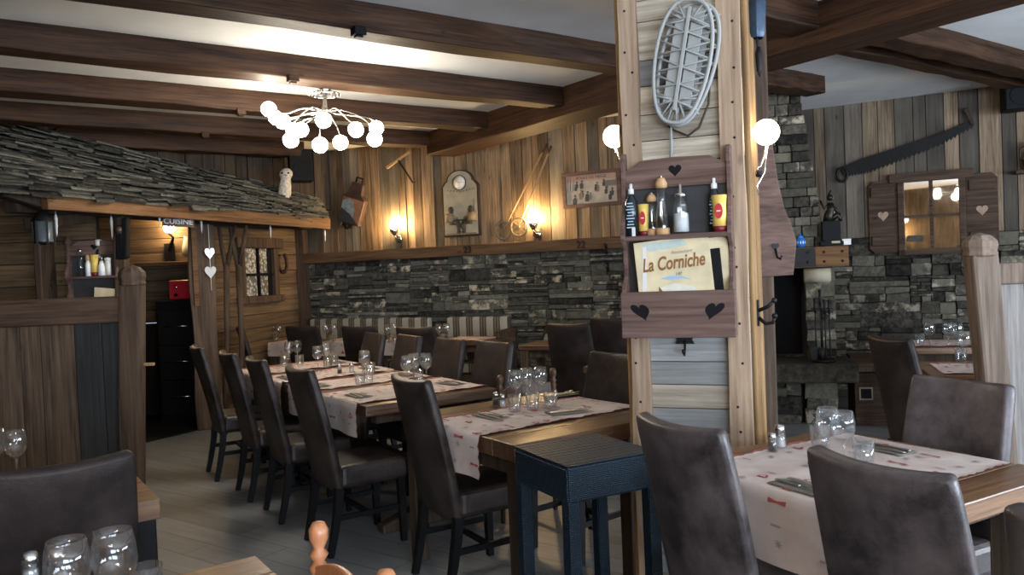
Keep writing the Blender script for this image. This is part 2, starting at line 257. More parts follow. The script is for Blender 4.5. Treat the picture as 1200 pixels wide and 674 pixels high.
# ---------------------------------------------------------------- mesh builder
class MB:
    def __init__(s): s.bm = bmesh.new(); s.m = []
    def mi(s, m):
        m = M[m] if isinstance(m, str) else m
        if m not in s.m: s.m.append(m)
        return s.m.index(m)
    def _f(s, vs, i, sm=False):
        try: f = s.bm.faces.new(vs)
        except ValueError: return None
        f.material_index = i; f.smooth = sm; return f
    def hexa(s, p, m):
        i = s.mi(m); v = [s.bm.verts.new(q) for q in p]
        for a in ((0, 3, 2, 1), (4, 5, 6, 7), (0, 1, 5, 4), (1, 2, 6, 5), (2, 3, 7, 6), (3, 0, 4, 7)): s._f([v[k] for k in a], i)
    def box(s, c, d, m, T=None, j=0, top=1.0):
        T = T or I4; x, y, z = d[0] / 2, d[1] / 2, d[2] / 2; c = Vector(c); P = []
        for zz in (-z, z):
            k = top if zz > 0 else 1
            for a, b in ((-x, -y), (x, -y), (x, y), (-x, y)):
                q = Vector((a * k, b * k, zz))
                if j: q += Vector((rnd.uniform(-j, j), rnd.uniform(-j, j), rnd.uniform(-j, j)))
                P.append(T @ (c + q))
        s.hexa(P, m)
    def bar(s, a, b, w, h, m, up=(0, 0, 1), w2=None, h2=None):
        a, b = Vector(a), Vector(b); d = (b - a).normalized(); up = Vector(up)
        if abs(d.dot(up)) > .98: up = Vector((0, 1, 0))
        x = d.cross(up).normalized(); y = x.cross(d).normalized(); P = []
        for p, ww, hh in ((a, w, h), (b, w2 or w, h2 or h)):
            for i, j in ((-1, -1), (1, -1), (1, 1), (-1, 1)): P.append(p + x * i * ww / 2 + y * j * hh / 2)
        s.hexa(P, m)
    def tube(s, pts, r, m, n=8, closed=False, T=None):
        pts = [Vector(p) for p in pts]; k = len(pts); i = s.mi(m)
        rs = [r] * k if not isinstance(r, (list, tuple)) else r
        rings = []; prev = None
        for q in range(k):
            if closed: t = pts[(q + 1) % k] - pts[q - 1]
            else: t = pts[min(q + 1, k - 1)] - pts[max(q - 1, 0)]
            t.normalize()
            if prev is None:
                a = Vector((0, 0, 1)) if abs(t.z) < .9 else Vector((1, 0, 0)); x = t.cross(a).normalized()
            else: x = (prev - t * prev.dot(t)).normalized()
            prev = x; y = t.cross(x)
            ring = []
            for e in range(n):
                p = pts[q] + (x * math.cos(2 * PI * e / n) + y * math.sin(2 * PI * e / n)) * rs[q]
                ring.append(s.bm.verts.new(T @ p if T else p))
            rings.append(ring)
        for q in range(k if closed else k - 1):
            a, b = rings[q], rings[(q + 1) % k]
            for e in range(n): s._f([a[e], a[(e + 1) % n], b[(e + 1) % n], b[e]], i, True)
        if not closed:
            s._f(rings[0][::-1], i); s._f(rings[-1], i)
    def lathe(s, prof, m, n=20, T=None, sm=True):
        T = T or I4; i = s.mi(m); rings = []
        for r, z in prof:
            if r < 1e-5: rings.append([s.bm.verts.new(T @ Vector((0, 0, z)))])
            else: rings.append([s.bm.verts.new(T @ Vector((r * math.cos(2 * PI * e / n), r * math.sin(2 * PI * e / n), z))) for e in range(n)])
        for a, b in zip(rings, rings[1:]):
            for e in range(n):
                f = (e + 1) % n
                if len(a) == 1 and len(b) == 1: continue
                if len(a) == 1: s._f([a[0], b[f], b[e]], i, sm)
                elif len(b) == 1: s._f([a[e], a[f], b[0]], i, sm)
                else: s._f([a[e], a[f], b[f], b[e]], i, sm)
    def sphere(s, c, r, m, n=20, sc=(1, 1, 1)):
        k = n // 2; prof = [(r * math.sin(PI * q / k) if 0 < q < k else 0, -r * math.cos(PI * q / k)) for q in range(k + 1)]
        s.lathe(prof, m, n, Tr(Vector(c)) @ Matrix.Diagonal((*sc, 1)))
    def prism(s, pts, t, m, T=None, side=None):
        """outline in local XZ, thickness t along +Y"""
        T = T or I4; i = s.mi(m); k = s.mi(side) if side else i
        a = [s.bm.verts.new(T @ Vector((x, 0, z))) for x, z in pts]; b = [s.bm.verts.new(T @ Vector((x, t, z))) for x, z in pts]
        s._f(a, i); s._f(b[::-1], i); n = len(pts)
        for e in range(n): s._f([a[e], b[e], b[(e + 1) % n], a[(e + 1) % n]], k)
    def grid(s, fn, nu, nv, m, edge=None, T=None, sm=True):
        T = T or I4; i = s.mi(m); k = s.mi(edge) if edge else i
        g = [[s.bm.verts.new(T @ Vector(fn(a / nu, b / nv))) for b in range(nv + 1)] for a in range(nu + 1)]
        for a in range(nu):
            for b in range(nv):
                s._f([g[a][b], g[a + 1][b], g[a + 1][b + 1], g[a][b + 1]], k if b in (0, nv - 1) else i, sm)
    def flat(s, pts, m, T=None):
        T = T or I4; s._f([s.bm.verts.new(T @ Vector(p)) for p in pts], s.mi(m))
    def text(s, txt, size, m, T, shear=0, ext=.0015, bold=0):
        cu = bpy.data.curves.new('lettering', 'FONT'); cu.body = txt; cu.size = size; cu.extrude = ext; cu.shear = shear; cu.align_x = 'CENTER'; cu.align_y = 'CENTER'; cu.offset = bold
        o = bpy.data.objects.new('lettering', cu); C.objects.link(o); dg = bpy.context.evaluated_depsgraph_get()
        me = bpy.data.meshes.new_from_object(o.evaluated_get(dg)); i = s.mi(m)
        # text lies in XY facing +Z: stand it up to face -Y
        Q = T @ Matrix.Rotation(PI / 2, 4, 'X'); vs = [s.bm.verts.new(Q @ v.co) for v in me.vertices]
        for p in me.polygons: s._f([vs[k] for k in p.vertices], i)
        bpy.data.objects.remove(o); bpy.data.curves.remove(cu); bpy.data.meshes.remove(me)
    def build(s, name, parent=None, bev=0, T=None, solid=0, sub=0, norm=True, seg=2):
        if norm and not solid: bmesh.ops.recalc_face_normals(s.bm, faces=s.bm.faces)
        me = bpy.data.meshes.new(name); s.bm.to_mesh(me); s.bm.free()
        for m in s.m: me.materials.append(m)
        o = bpy.data.objects.new(name, me); C.objects.link(o)
        if T is not None: o.matrix_world = T
        if parent: o.parent = parent
        if solid:
            q = o.modifiers.new('solid', 'SOLIDIFY'); q.thickness = solid; q.offset = 0
        if sub:
            q = o.modifiers.new('sub', 'SUBSURF'); q.levels = sub; q.render_levels = sub
        if bev:
            q = o.modifiers.new('bev', 'BEVEL'); q.width = bev; q.segments = seg; q.limit_method = 'ANGLE'; q.angle_limit = math.radians(35)
        return o
def tag(o, label, cat, group=None):
    o['label'] = label; o['category'] = cat
    if group: o['group'] = group
    return o
def thing(name, label, cat, T=I4, group=None):
    o = bpy.data.objects.new(name, None); C.objects.link(o); o.matrix_world = T; o.empty_display_size = .1
    return tag(o, label, cat, group)
def struct(o): o['kind'] = 'structure'; return o
def part(mb, name, parent, **k): return mb.build(name, parent, **k)
def dup(root, T, label=None, group=None):
    def cp(o, par):
        c = o.copy(); C.objects.link(c); c.parent = par
        for ch in o.children: cp(ch, c)
        return c
    r = cp(root, None); r.matrix_world = T
    if label: r['label'] = label
    if group: r['group'] = group
    elif 'group' in r: del r['group']
    return r
def heart(w, h, n=10, lean=0):
    P = []
    for k in range(2 * n):
        t = PI * k / n
        x = 16 * math.sin(t) ** 3; z = 13 * math.cos(t) - 5 * math.cos(2 * t) - 2 * math.cos(3 * t) - math.cos(4 * t)
        P.append((x / 32 * w + lean * (-(z / 29)) * w * .6 * (1 if z < 0 else 0), z / 29 * h))
    return P
# ---------------------------------------------------------------- the room
ZC = 3.05
FB = Fr(0, 9.0, -24.7)            # back wall
FR_ = Fr(4.6, 7.8, -28.8)         # wall with the mirror
FL = Fr(-2.45, 9.75, 42.0)        # wall above the slate roof (runs away from the corner toward us)
FH = Fr(-3.2, 8.35, 73.2)        # front of the little kitchen hut: local x goes deeper
FK = Fr(-4.2, 6.7, 4.0)           # boarded panel with the second rack
def pl(name, mb, T=None, **k): return struct(mb.build(name, T=T, **k))
mb = MB(); mb.box((1, 3.7, -.05), (15, 16, .1), 'floor'); pl('floor', mb)
mb = MB(); mb.box((1, 3.7, ZC + .05), (15, 16, .1), 'plaster'); pl('ceiling', mb)
def planks_vertical(name, F, x0, x1, z0, z1, mat, wmin=.08, wmax=.17, base=None, back=.06):
    mb = MB(); x = x0
    mb.box(((x0 + x1) / 2, .03 + back / 2, (z0 + z1) / 2), (x1 - x0, back, z1 - z0), 'mortar')
    while x < x1:
        w = min(rnd.uniform(wmin, wmax), x1 - x + .001); t = rnd.uniform(.014, .034)
        mb.box((x + w / 2, .03 - t / 2, (z0 + z1) / 2), (w - .007, t, z1 - z0), mat); x += w
    return pl(name, mb, F.M)
def planks_horizontal(name, F, x0, x1, z0, z1, mat, hmin=.12, hmax=.2):
    mb = MB(); z = z0
    mb.box(((x0 + x1) / 2, .06, (z0 + z1) / 2), (x1 - x0, .06, z1 - z0), 'mortar')
    while z < z1 - .01:
        h = min(rnd.uniform(hmin, hmax), z1 - z); t = rnd.uniform(.018, .03)
        mb.box(((x0 + x1) / 2, .03 - t / 2, z + h / 2), (x1 - x0, t, h - .008), mat); z += h
    return pl(name, mb, F.M)
def stones(mb, x0, x1, z0, z1, mat, depth=.0, hmin=.035, hmax=.12, lmin=.10, lmax=.5, edge=None):
    z = z0
    while z < z1 - .015:
        H = rnd.uniform(.16, .30)
        if z + H > z1 - .08: H = z1 - z
        x = x0
        while x < x1 - .001:
            l = rnd.uniform(.18, .62)
            if x + l > x1 - .1: l = x1 - x
            n = max(1, round(H / rnd.uniform(hmin, hmax * 1.35))); cuts = sorted(rnd.uniform(0, 1) for _ in range(n - 1)); cuts = [0] + [(c + (k + 1) / n) / 2 for k, c in enumerate(cuts)] + [1]
            for c0, c1 in zip(cuts, cuts[1:]):
                q = (c1 - c0) * H
                if q < .012: continue
                sp = [x, x + l] if q > .13 or rnd.random() < .45 else [x, x + l * rnd.uniform(.3, .7), x + l]
                for a, b in zip(sp, sp[1:]):
                    d = rnd.uniform(.015, .055) + depth; jj = min(.011, q * .12)
                    mb.box(((a + b) / 2, -d / 2 + .02, z + c0 * H + q / 2), (b - a - rnd.uniform(.002, .008), d + .04, q - rnd.uniform(.001, .006)), mat, j=jj)
            x += l
        z += H
def stone_wall(name, F, x0, x1, z0, z1, mat='stone', **k):
    mb = MB(); mb.box(((x0 + x1) / 2, .05, (z0 + z1) / 2), (x1 - x0, .06, z1 - z0), 'mortar')
    stones(mb, x0, x1, z0, z1, mat, **k); return pl(name, mb, F.M, bev=.006, seg=1)
ZT = 1.66
stone_wall('wall_back', FB, -2.95, 2.75, 0, ZT, hmin=.022, hmax=.062)
planks_vertical('wall_back_boards', FB, -3.1, 2.75, ZT, ZC, 'planks_v')
mb = MB(); mb.box((-.1, -.06, ZT + .06), (5.7, .18, .125), 'trimwood')
trimo = pl('trim_1', mb, FB.M, bev=.008)
# jog hidden behind the pillar joining both walls
pj = FB.at(2.7, 0); pk = FR_.at(-2.35, 0)
mb = MB(); mb.bar((pj.x, pj.y + .1, ZC / 2), (pk.x, pk.y + .1, ZC / 2), .12, ZC, 'planks_r'); pl('wall_jog', mb)
stone_wall('wall_right', FR_, -2.45, 3.6, 0, ZT, 'stone_r', hmin=.03, hmax=.085)
planks_vertical('wall_right_boards', FR_, -2.45, 3.6, ZT, ZC, 'planks_r', .1, .2)
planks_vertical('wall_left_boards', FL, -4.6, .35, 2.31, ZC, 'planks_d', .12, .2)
# outer room, out of the photograph
mb = MB(); mb.box((-6.05, 3.0, ZC / 2), (.1, 14.6, ZC), 'planks_d'); pl('wall_far_left', mb)
mb = MB(); SW = (-1.6, 3.2, .8, 2.5)
mb.box((7.6, (-4.0 + SW[0]) / 2, ZC / 2), (.1, SW[0] + 4.0, ZC), 'planks_r'); mb.box((7.6, (8.0 + SW[1]) / 2, ZC / 2), (.1, 8.0 - SW[1], ZC), 'planks_r')
mb.box((7.6, (SW[0] + SW[1]) / 2, SW[2] / 2), (.1, SW[1] - SW[0], SW[2]), 'planks_r'); mb.box((7.6, (SW[0] + SW[1]) / 2, (SW[3] + ZC) / 2), (.1, SW[1] - SW[0], ZC - SW[3]), 'planks_r'); pl('wall_far_right', mb)
mb = MB()
for y in (SW[0] + .03, (SW[0] + SW[1]) / 2, SW[1] - .03): mb.box((7.6, y, (SW[2] + SW[3]) / 2), (.08, .06, SW[3] - SW[2]), 'rail')
for z in (SW[2] + .03, SW[3] - .03): mb.box((7.6, (SW[0] + SW[1]) / 2, z), (.08, SW[1] - SW[0], .06), 'rail')
pl('window_3', mb)  # unseen side window, added so its lamp can brighten the ceiling
# rear wall with two window openings that let the daylight in
YR = -3.6
mb = MB()
wins = [(.3, 3.2), (3.8, 6.8)]; W0, W1 = .85, 2.45
xs = [-6.1] + [q for w in wins for q in w] + [7.6]
for k in range(0, len(xs), 2): mb.box(((xs[k] + xs[k + 1]) / 2, YR, ZC / 2), (xs[k + 1] - xs[k], .14, ZC), 'planks_v')
for a, b in wins:
    mb.box(((a + b) / 2, YR, W0 / 2), (b - a, .14, W0), 'planks_v'); mb.box(((a + b) / 2, YR, (W1 + ZC) / 2), (b - a, .14, ZC - W1), 'planks_v')
pl('wall_rear', mb)
for k, (a, b) in enumerate(wins):
    mb = MB()
    for x in (a + .03, (a + b) / 2, b - .03): mb.box((x, YR, (W0 + W1) / 2), (.06, .08, W1 - W0), 'rail')
    for z in (W0 + .03, W1 - .03): mb.box(((a + b) / 2, YR, z), (b - a, .08, .06), 'rail')
    pl('window_%d' % (k + 1), mb)
# ---- ceiling beams (parallel to u) and girder (parallel to v)
def beam(name, v, w, u0, u1, zb=2.9, j=.0):
    mb = MB(); n = 14; i = mb.mi('beam'); R = []
    for k in range(n + 1):
        u = u0 + (u1 - u0) * k / n; R.append([mb.bm.verts.new((u, v + a * w + rnd.uniform(-.008, .008), z)) for a, z in ((0, zb + rnd.uniform(-.01, .01)), (1, zb + rnd.uniform(-.01, .01)), (1, ZC + .02), (0, ZC + .02))])
    for a, b in zip(R, R[1:]):
        for e in range(4): mb._f([a[e], a[(e + 1) % 4], b[(e + 1) % 4], b[e]], i)
    mb._f(R[0], i); mb._f(R[-1][::-1], i)
    return pl(name, mb, FU.M, bev=.012)
G0, G1 = 4.42, 4.80
bs = [(2.93, .2, -1.5, G0), (4.22, .2, -3.5, G0), (5.44, .21, -3.0, G0), (6.63, .22, -1.6, G0), (7.80, .2, -.6, G0), (8.92, .2, .9, 3.4)]
for k, (v, w, a, b) in enumerate(bs): beam('trim_%d' % (k + 2), v, w, a, b, 2.885)
beam('trim_8', 2.87, .2, G1, 8.4, 2.9); beam('trim_9', 3.28, .13, G1, 8.3, 2.94); beam('trim_10', 4.14, .2, G1, 6.3, 2.9)
mb = MB(); mb.box(((G0 + G1) / 2, 2.9, 2.93), (G1 - G0, 10.0, .26), 'beam_y'); pl('trim_11', mb, FU.M, bev=.015)
# ---- kitchen hut
zr = 2.1
mb = MB()
planks_horizontal('wall_hut', FH, .0, 1.95, 0, 2.2, 'planks_h', .13, .2)
mb = MB(); xc, zc = FH.hit(350, 300); mb.box((xc, -.05, 1.15), (.12, .12, 2.3), 'post'); pl('trim_12', mb, FH.M, bev=.01)
mb = MB(); mb.box((.95, -.04, 2.17), (2.0, .06, .10), 'beam'); pl('trim_13', mb, FH.M, bev=.01)
# kitchen behind the doorway
planks_horizontal('wall_kitchen', Fr(-4.6, 9.0, 3), -1.2, 1.45, 1.05, 2.27, 'planks_h', .13, .18)
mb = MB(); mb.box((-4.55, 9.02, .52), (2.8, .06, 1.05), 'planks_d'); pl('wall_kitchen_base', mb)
mb = MB(); mb.hexa([Vector(q) for q in ((-3.95, 6.75, .0), (-3.0, 8.4, 0), (-3.0, 9.0, 0), (-5.9, 9.0, 0), (-3.95, 6.75, .012), (-3.0, 8.4, .012), (-3.0, 9.0, .012), (-5.9, 9.0, .012))], 'black'); pl('floor_kitchen', mb)
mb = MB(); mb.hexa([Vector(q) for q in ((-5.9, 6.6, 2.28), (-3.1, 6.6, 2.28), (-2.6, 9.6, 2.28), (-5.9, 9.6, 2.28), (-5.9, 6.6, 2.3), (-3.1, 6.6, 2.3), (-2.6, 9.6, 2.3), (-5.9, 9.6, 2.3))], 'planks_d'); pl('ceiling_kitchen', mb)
planks_horizontal('wall_rack_panel', FK, -1.8, .72, 0, 2.3, 'planks_h', .16, .24)
# ---------------------------------------------------------------- slate roof
A = PD(52, 228, 5.6); B = PD(384, 258, 9.35); Cc = PD(-90, 118, 6.9); D = PD(372, 236, 9.75)
E0 = A + (A - B) * .0
roof = thing('slate_roof', 'sagging grey slate roof over the wooden kitchen hut', 'roof')
mb = MB(); nrow = 24
ax = (B - A).normalized()
def rp(s, t):
    lo = A.lerp(B, s); hi = Cc.lerp(D, s); p = lo.lerp(hi, t); return p
for r in range(nrow):
    t0 = r / nrow; s = -.14 + rnd.uniform(0, .02)
    while s < 1.0:
        w = rnd.uniform(.025, .10); s1 = min(s + w, 1.01)
        for rep in (0, 1) if r < 3 else (0,):
            p0, p1 = rp(s, t0 - .03 - rep * .015), rp(s1, t0 - .03 - rep * .015); p2, p3 = rp(s1, t0 + 2.4 / nrow), rp(s, t0 + 2.4 / nrow)
            l0 = .035 + rnd.uniform(0, .03) + rep * -.025; l1 = .0; th = rnd.uniform(.009, .02); jj = rnd.uniform(-.06, .05)
            up0, up1 = Vector((0, 0, l0)), Vector((0, 0, l1)); dn = (p0 - p3).normalized() * jj; k = Vector((0, 0, th))
            tw = Vector((0, 0, rnd.uniform(-.014, .014)))
            mb.hexa([p0 + up0 + dn, p1 + up0 + dn * .6 + tw, p2 + up1, p3 + up1, p0 + up0 + k + dn, p1 + up0 + k + dn * .6 + tw, p2 + up1 + k, p3 + up1 + k], 'slate')
        s = s1
part(mb, 'slates', roof)
mb = MB(); mb.hexa([A - Vector((.45, .5, .02)), B - Vector((0, 0, .02)), D - Vector((0, 0, .03)), Cc - Vector((0, 0, .03)), A - Vector((.45, .5, 0)), B, D, Cc], 'planks_d'); part(mb, 'roof_deck', roof)
# fascia in its own frame so that the grain follows it
def along(a, b):
    x = (b - a).normalized(); y = Vector((0, 0, 1)).cross(x).normalized(); z = x.cross(y)
    m = Matrix((x, y, z)).transposed().to_4x4(); m.translation = a; return m, (b - a).length
Tm, ln = along(A, B); mb = MB(); mb.box((ln / 2, 0, -.045), (ln, .07, .12), 'fascia', j=.006); part(mb, 'fascia_board', roof, T=Tm, bev=.008)
# underside joist, bracket at the near end
Tm2, ln2 = along(A + Vector((-.28, .3, -.05)), B + Vector((-.3, .2, -.05)))
mb = MB(); mb.box((ln2 / 2, 0, 0), (ln2, .14, .08), 'planks_d'); part(mb, 'eaves_joist', roof, T=Tm2, bev=.01)
mb = MB(); p = PD(30, 252, 5.75); q = PD(76, 240, 6.3)
mb.bar(PD(12, 241, 5.6), PD(100, 246, 6.45), .12, .10, 'planks_d'); mb.bar(PD(35, 262, 5.75), PD(100, 255, 6.45), .11, .09, 'planks_d'); mb.bar(PD(0, 222, 5.45), PD(62, 238, 5.75), .12, .1, 'planks_d', h2=.13); part(mb, 'corbel_bracket', roof, bev=.015)
# ---------------------------------------------------------------- pillar
PL0 = Vector((.508, 3.486)); FPa = Fr(PL0.x, PL0.y, math.degrees(math.atan2(3.3 - 3.486, .9735 - .508)))
PW = .501
pil = thing('wooden_pillar', 'broad pillar clad in weathered horizontal boards between two pale nailed strips', 'pillar', FPa.M)
mb = MB(); z = 0
while z < ZC:
    h = min(rnd.uniform(.09, .17), ZC - z); mb.box((PW / 2, .022, z + h / 2), (PW, .018, h - .004), 'planks_g'); z += h
mb.box((PW / 2, .13, ZC / 2), (PW - .02, .19, ZC - .01), 'mortar'); part(mb, 'board_panel', pil)
for x, w, nm in ((.04, .078, 'corner_strip'), (PW - .045, .092, 'corner_strip')):
    mb = MB(); n = 16; i = mb.mi('strip'); R = []
    for k in range(n + 1):
        a, b = x - w / 2 + rnd.uniform(-.004, .004), x + w / 2 + rnd.uniform(-.004, .004); zz = ZC * k / n
        R.append([mb.bm.verts.new(q) for q in ((a, -.022, zz), (b, -.022, zz), (b, .014, zz), (a, .014, zz))])
    for a, b in zip(R, R[1:]):
        for e in range(4): mb._f([a[e], a[(e + 1) % 4], b[(e + 1) % 4], b[e]], i)
    mb._f(R[0][::-1], i); mb._f(R[-1], i)
    zz = .3
    while zz < 3:
        mb.lathe([(0, 0), (.006, .0), (.006, .002), (0, .003)], 'iron', 6, Tr(x + rnd.uniform(-.02, .02), -.0215, zz) @ Rx(90)); zz += rnd.uniform(.08, .19)
    part(mb, nm, pil, bev=.004)
mb = MB(); mb.box((PW + .012, .1, ZC / 2), (.03, .11, ZC), 'pine'); mb.box((PW + .014, .19, ZC / 2), (.045, .08, ZC), 'pine'); part(mb, 'side_board', pil, bev=.012)
mb = MB(); mb.box((-.012, .12, ZC / 2), (.025, .2, ZC), 'pine'); part(mb, 'side_board', pil, bev=.006)
def PX(px, py, off=0): return FPa.hit(px, py, off)
# snowshoes
def snowshoe(T, label):
    r = thing('snowshoe', label, 'snowshoe', T)
    L, Wd = .50, .225; P = []
    for k in range(40):
        a = 2 * PI * k / 40; s = math.sin(a); P.append((math.cos(a) * Wd / 2 * (1 + .10 * s), 0, s * L / 2 * 1.0))
    P = [(math.copysign(abs(x / (Wd / 2)) ** .75, x) * Wd / 2, y, zz) for x, y, zz in P]
    mb = MB(); mb.tube(P, .0085, 'rawhide', 8, True); part(mb, 'rim', r)
    mb = MB(); ks = 6
    pts = [(-Wd * .42, .25), (Wd * .42, .18)]
    zs = [-.16, -.09, -.02, .05, .12, .18]
    for q, zz in enumerate(zs):
        hw = Wd / 2 * .93 * (1 - max(0, abs(zz) / (L / 2) - .4) ** 2 * 1.5)
        mb.tube([(-hw, 0, zz + .03), (0, .004, zz), (hw, 0, zz + .035)], .0042, 'rawhide', 6)
        mb.tube([(-hw, 0, zz - .03), (0, -.004, zz), (hw, 0, zz - .03)], .0042, 'rawhide', 6)
    for a in (-70, -50, -30, -12, 8, 28, 50, 72):
        ca, sa = math.sin(math.radians(a)), math.cos(math.radians(a))
        ex = ca * Wd * .45; ez = math.sqrt(max(0, 1 - (abs(ex) / (Wd / 2)) ** 2.66)) * L / 2 * .97; mb.tube([(ca * .02, 0, -.155), (ex, 0, -max(ez, .13))], .0038, 'rawhide', 6)
        if abs(a) > 20: mb.tube([(ca * .02, 0, .165), (ex, 0, max(ez, .14))], .0038, 'rawhide', 6)
    part(mb, 'lacing', r)
    mb = MB(); mb.box((0, -.006, .01), (.016, .008, .42), 'rawhide'); part(mb, 'centre_bar', r, bev=.003)
    mb = MB(); mb.box((.035, .012, .02), (.05, .006, .40), 'rawhide'); mb.box((-.03, .012, .02), (.05, .006, .38), 'rawhide'); part(mb, 'foot_board', r, bev=.002)
    return r
x, z = PX(799, 72, .08); s1 = snowshoe(FPa.M @ Tr(x, -.08, z) @ Ry(11), 'pale laced snowshoe hanging in front on the pillar, over its twin')
x, z = PX(805, 76, .04); dup(s1, FPa.M @ Tr(x, -.042, z) @ Ry(15), 'second laced snowshoe half hidden behind the other on the pillar')
mb = MB(); pts = [PX(827, 20, .05), PX(833, 60, .05), PX(829, 120, .05), PX(818, 148, .05), PX(805, 158, .05), PX(785, 150, .05), PX(772, 132, .05)]
mb.tube([(a, -.02, b) for a, b in pts], .005, 'rust', 6); o = mb.build('leather_strap', T=FPa.M); tag(o, 'thin brown leather strap looping below the snowshoes', 'strap')
mb = MB(); pts = [PX(786, 146, .03), PX(787, 175, .03), PX(786, 200, .03)]; mb.tube([(a, -.028, b) for a, b in pts], [.004, .009, .007], 'rawhide', 6); o = mb.build('loose_string', T=FPa.M); tag(o, 'short grey cord dangling from the snowshoes over the heart cut-out', 'cord')
# rack
def rack_unit(F, x0, x1, zt, zshelf, zmb, zb, mat, label, name='menu_rack', dep=.11, hearts=2):
    r = thing(name, label, 'rack', F.M @ Tr(x0, -.024, zb)); w = x1 - x0; h = zt - zb; zs = zshelf - zb; zm = zmb - zb
    mb = MB(); mb.box((w / 2, -.008, (zm + h * .84) / 2 + .02), (w, .014, h * .84 - zm + .05), 'rackback'); part(mb, 'back_board', r, bev=.002)
    # crest with heart-shaped hole drawn as a dark inlay
    mb = MB(); a = h * .80
    out = [(0, a), (w, a), (w, a + .085), (w * .93, a + .095), (w * .82, a + .12), (w * .5, a + .125), (w * .18, a + .12), (w * .07, a + .09), (0, a + .08)]
    mb.prism(out, .018, mat, Tr(0, -.034, 0)); mb.flat([(x * 1.0 + w / 2, -.0345, zz + a + .07) for x, zz in heart(.055, .05)], 'black'); part(mb, 'crest_board', r, bev=.003)
    for x in (0, w):
        mb = MB(); d = dep
        prof = [(0, 0), (-d, 0), (-d, zm + .0), (-d * .98, zm + .02), (-d * .55, zm + .06), (-d * .5, zs - .05), (-d * .92, zs), (-d * .85, zs + .05), (-d * .5, zs + .12), (-d * .45, h * .9), (-d * .6, h * .95), (-d * .35, h), (0, h)]
        mb.prism(prof, .018, mat, Tr(x + .009, 0, 0) @ Rz(90)); part(mb, 'side_board', r, bev=.003)
    mb = MB(); mb.box((w / 2, -d * .45, zs), (w, d * .88, .02), mat); part(mb, 'shelf', r, bev=.003)
    mb = MB(); mb.box((w / 2, -d + .008, zm / 2), (w + .03, .018, zm), mat)
    for x in ((.16, .84) if hearts == 2 else (.5,)):
        s = 1 if x < .5 else -1
        mb.flat([(xx + w * x + (-s * zz * .5), -d - .0012, zz + zm * .58) for xx, zz in heart(.075, .07)], 'black')
    part(mb, 'front_board', r, bev=.004)
    mb = MB(); mb.box((w / 2, -d / 2, .008), (w, d, .014), mat); part(mb, 'bottom_board', r)
    return r
x0, _ = PX(735, 300, .05); x1, _ = PX(858, 300, .05)
_, zt = PX(796, 178, .05); _, zs = PX(796, 277, .1); _, zm = PX(796, 341, .13); _, zb = PX(796, 396, .13)
rackm = rack_unit(FPa, x0, x1, zt + .012, zs, zm, zb, 'rack', 'reddish wooden shelf rack with heart cut-outs hanging on the pillar')
def onshelf(px): return PX(px, 270, .07)[0]
ZS = zs + .011
def bottle(name, label, cat, T, prof, mat, parts=()):
    r = thing(name, label, cat, T); mb = MB(); mb.lathe(prof, mat, 20); part(mb, 'body', r)
    for nm, pr, m in parts:
        mb = MB()
        if callable(pr): pr(mb)
        else: mb.lathe(pr, m, 20)
        part(mb, nm, r)
    return r
def SP(px, dy=-.07, dz=0, s=1.2): return FPa.M @ Tr(onshelf(px), dy - .024, ZS + dz) @ Matrix.Diagonal((s * .95, s * .95, s, 1))
oilm = plain('dark_oil_bottle', (.015, .02, .025), .15); M['oil'] = oilm
M['lab'] = plain('pale_blue_label', (.35, .5, .62), .6)
def stripes(mb):
    for k in range(9): mb.box((0, -.0235, .03 + k * .0105), (.03 - (k % 3) * .005, .001, .0042), 'lab')
    mb.box((.01, -.0237, .012), (.013, .001, .035), 'white')
spray = [('label', stripes, None), ('sprayer', [(0, .145), (.011, .145), (.011, .165), (.006, .168), (.006, .183), (0, .185)], 'white')]
ob = bottle('oil_spray_bottle', 'dark oil bottle with white sprayer beside the smaller yellow tube on the rack', 'bottle', SP(742, -.06), [(0, 0), (.023, 0), (.0235, .12), (.012, .14), (.012, .147), (0, .147)], 'oil', spray)
dup(ob, SP(838, -.035), 'second dark spray bottle standing behind the upright yellow mustard tube')
def oval(mb): mb.flat([(.014 * math.cos(2 * PI * k / 20), -.0262, .068 + .026 * math.sin(2 * PI * k / 20)) for k in range(20)], 'red'); mb.box((.0, -.0266, .068), (.014, .0005, .004), 'white')
mus = bottle('mustard_tube', 'yellow mustard tube with red oval badge, alone at the lamp end of the rack shelf', 'tube', SP(845, -.075), [(0, .018), (.025, .018), (.024, .05), (.0235, .085), (.027, .122), (0, .122)], 'yellow', [('badge', oval, None), ('cap', [(0, 0), (.021, 0), (.024, .018), (0, .0185)], 'maroon')])
dup(mus, SP(755, -.05) @ Matrix.Diagonal((.8, .8, .9, 1)), 'smaller yellow mustard tube squeezed between spray bottle and pepper mill')
def mill(T, label, h, r):
    t = thing('pepper_mill', label, 'pepper mill', T); mb = MB(); mb.lathe([(0, .0), (r, 0), (r * .98, .022), (0, .024)], 'cork'); part(mb, 'base', t)
    mb = MB(); mb.lathe([(r * .93, .022), (r * .95, h * .25), (r * .62, h * .55), (r * .66, h * .78), (r * .6, h * .78), (r * .56, h * .55), (r * .88, h * .25), (r * .87, .024)], 'glass'); part(mb, 'glass_body', t)
    mb = MB(); mb.lathe([(0, .024), (r * .7, .024), (r * .66, h * .3), (0, h * .32)], 'mortar'); part(mb, 'peppercorns', t)
    mb = MB(); mb.lathe([(0, h * .78), (r * .8, h * .785), (r * .85, h * .86), (r * .5, h * .95), (0, h * .96)], 'cork'); mb.lathe([(0, h * .95), (.005, h * .95), (.006, h * .99), (0, h)], 'steel', 10); part(mb, 'wooden_cap', t)
    return t
mill(SP(778, -.07), 'tall glass pepper mill with round beech cap on the rack shelf', .205, .026)
mill(SP(765, -.05), 'shorter pepper mill half behind the tall one on the rack shelf', .15, .021)
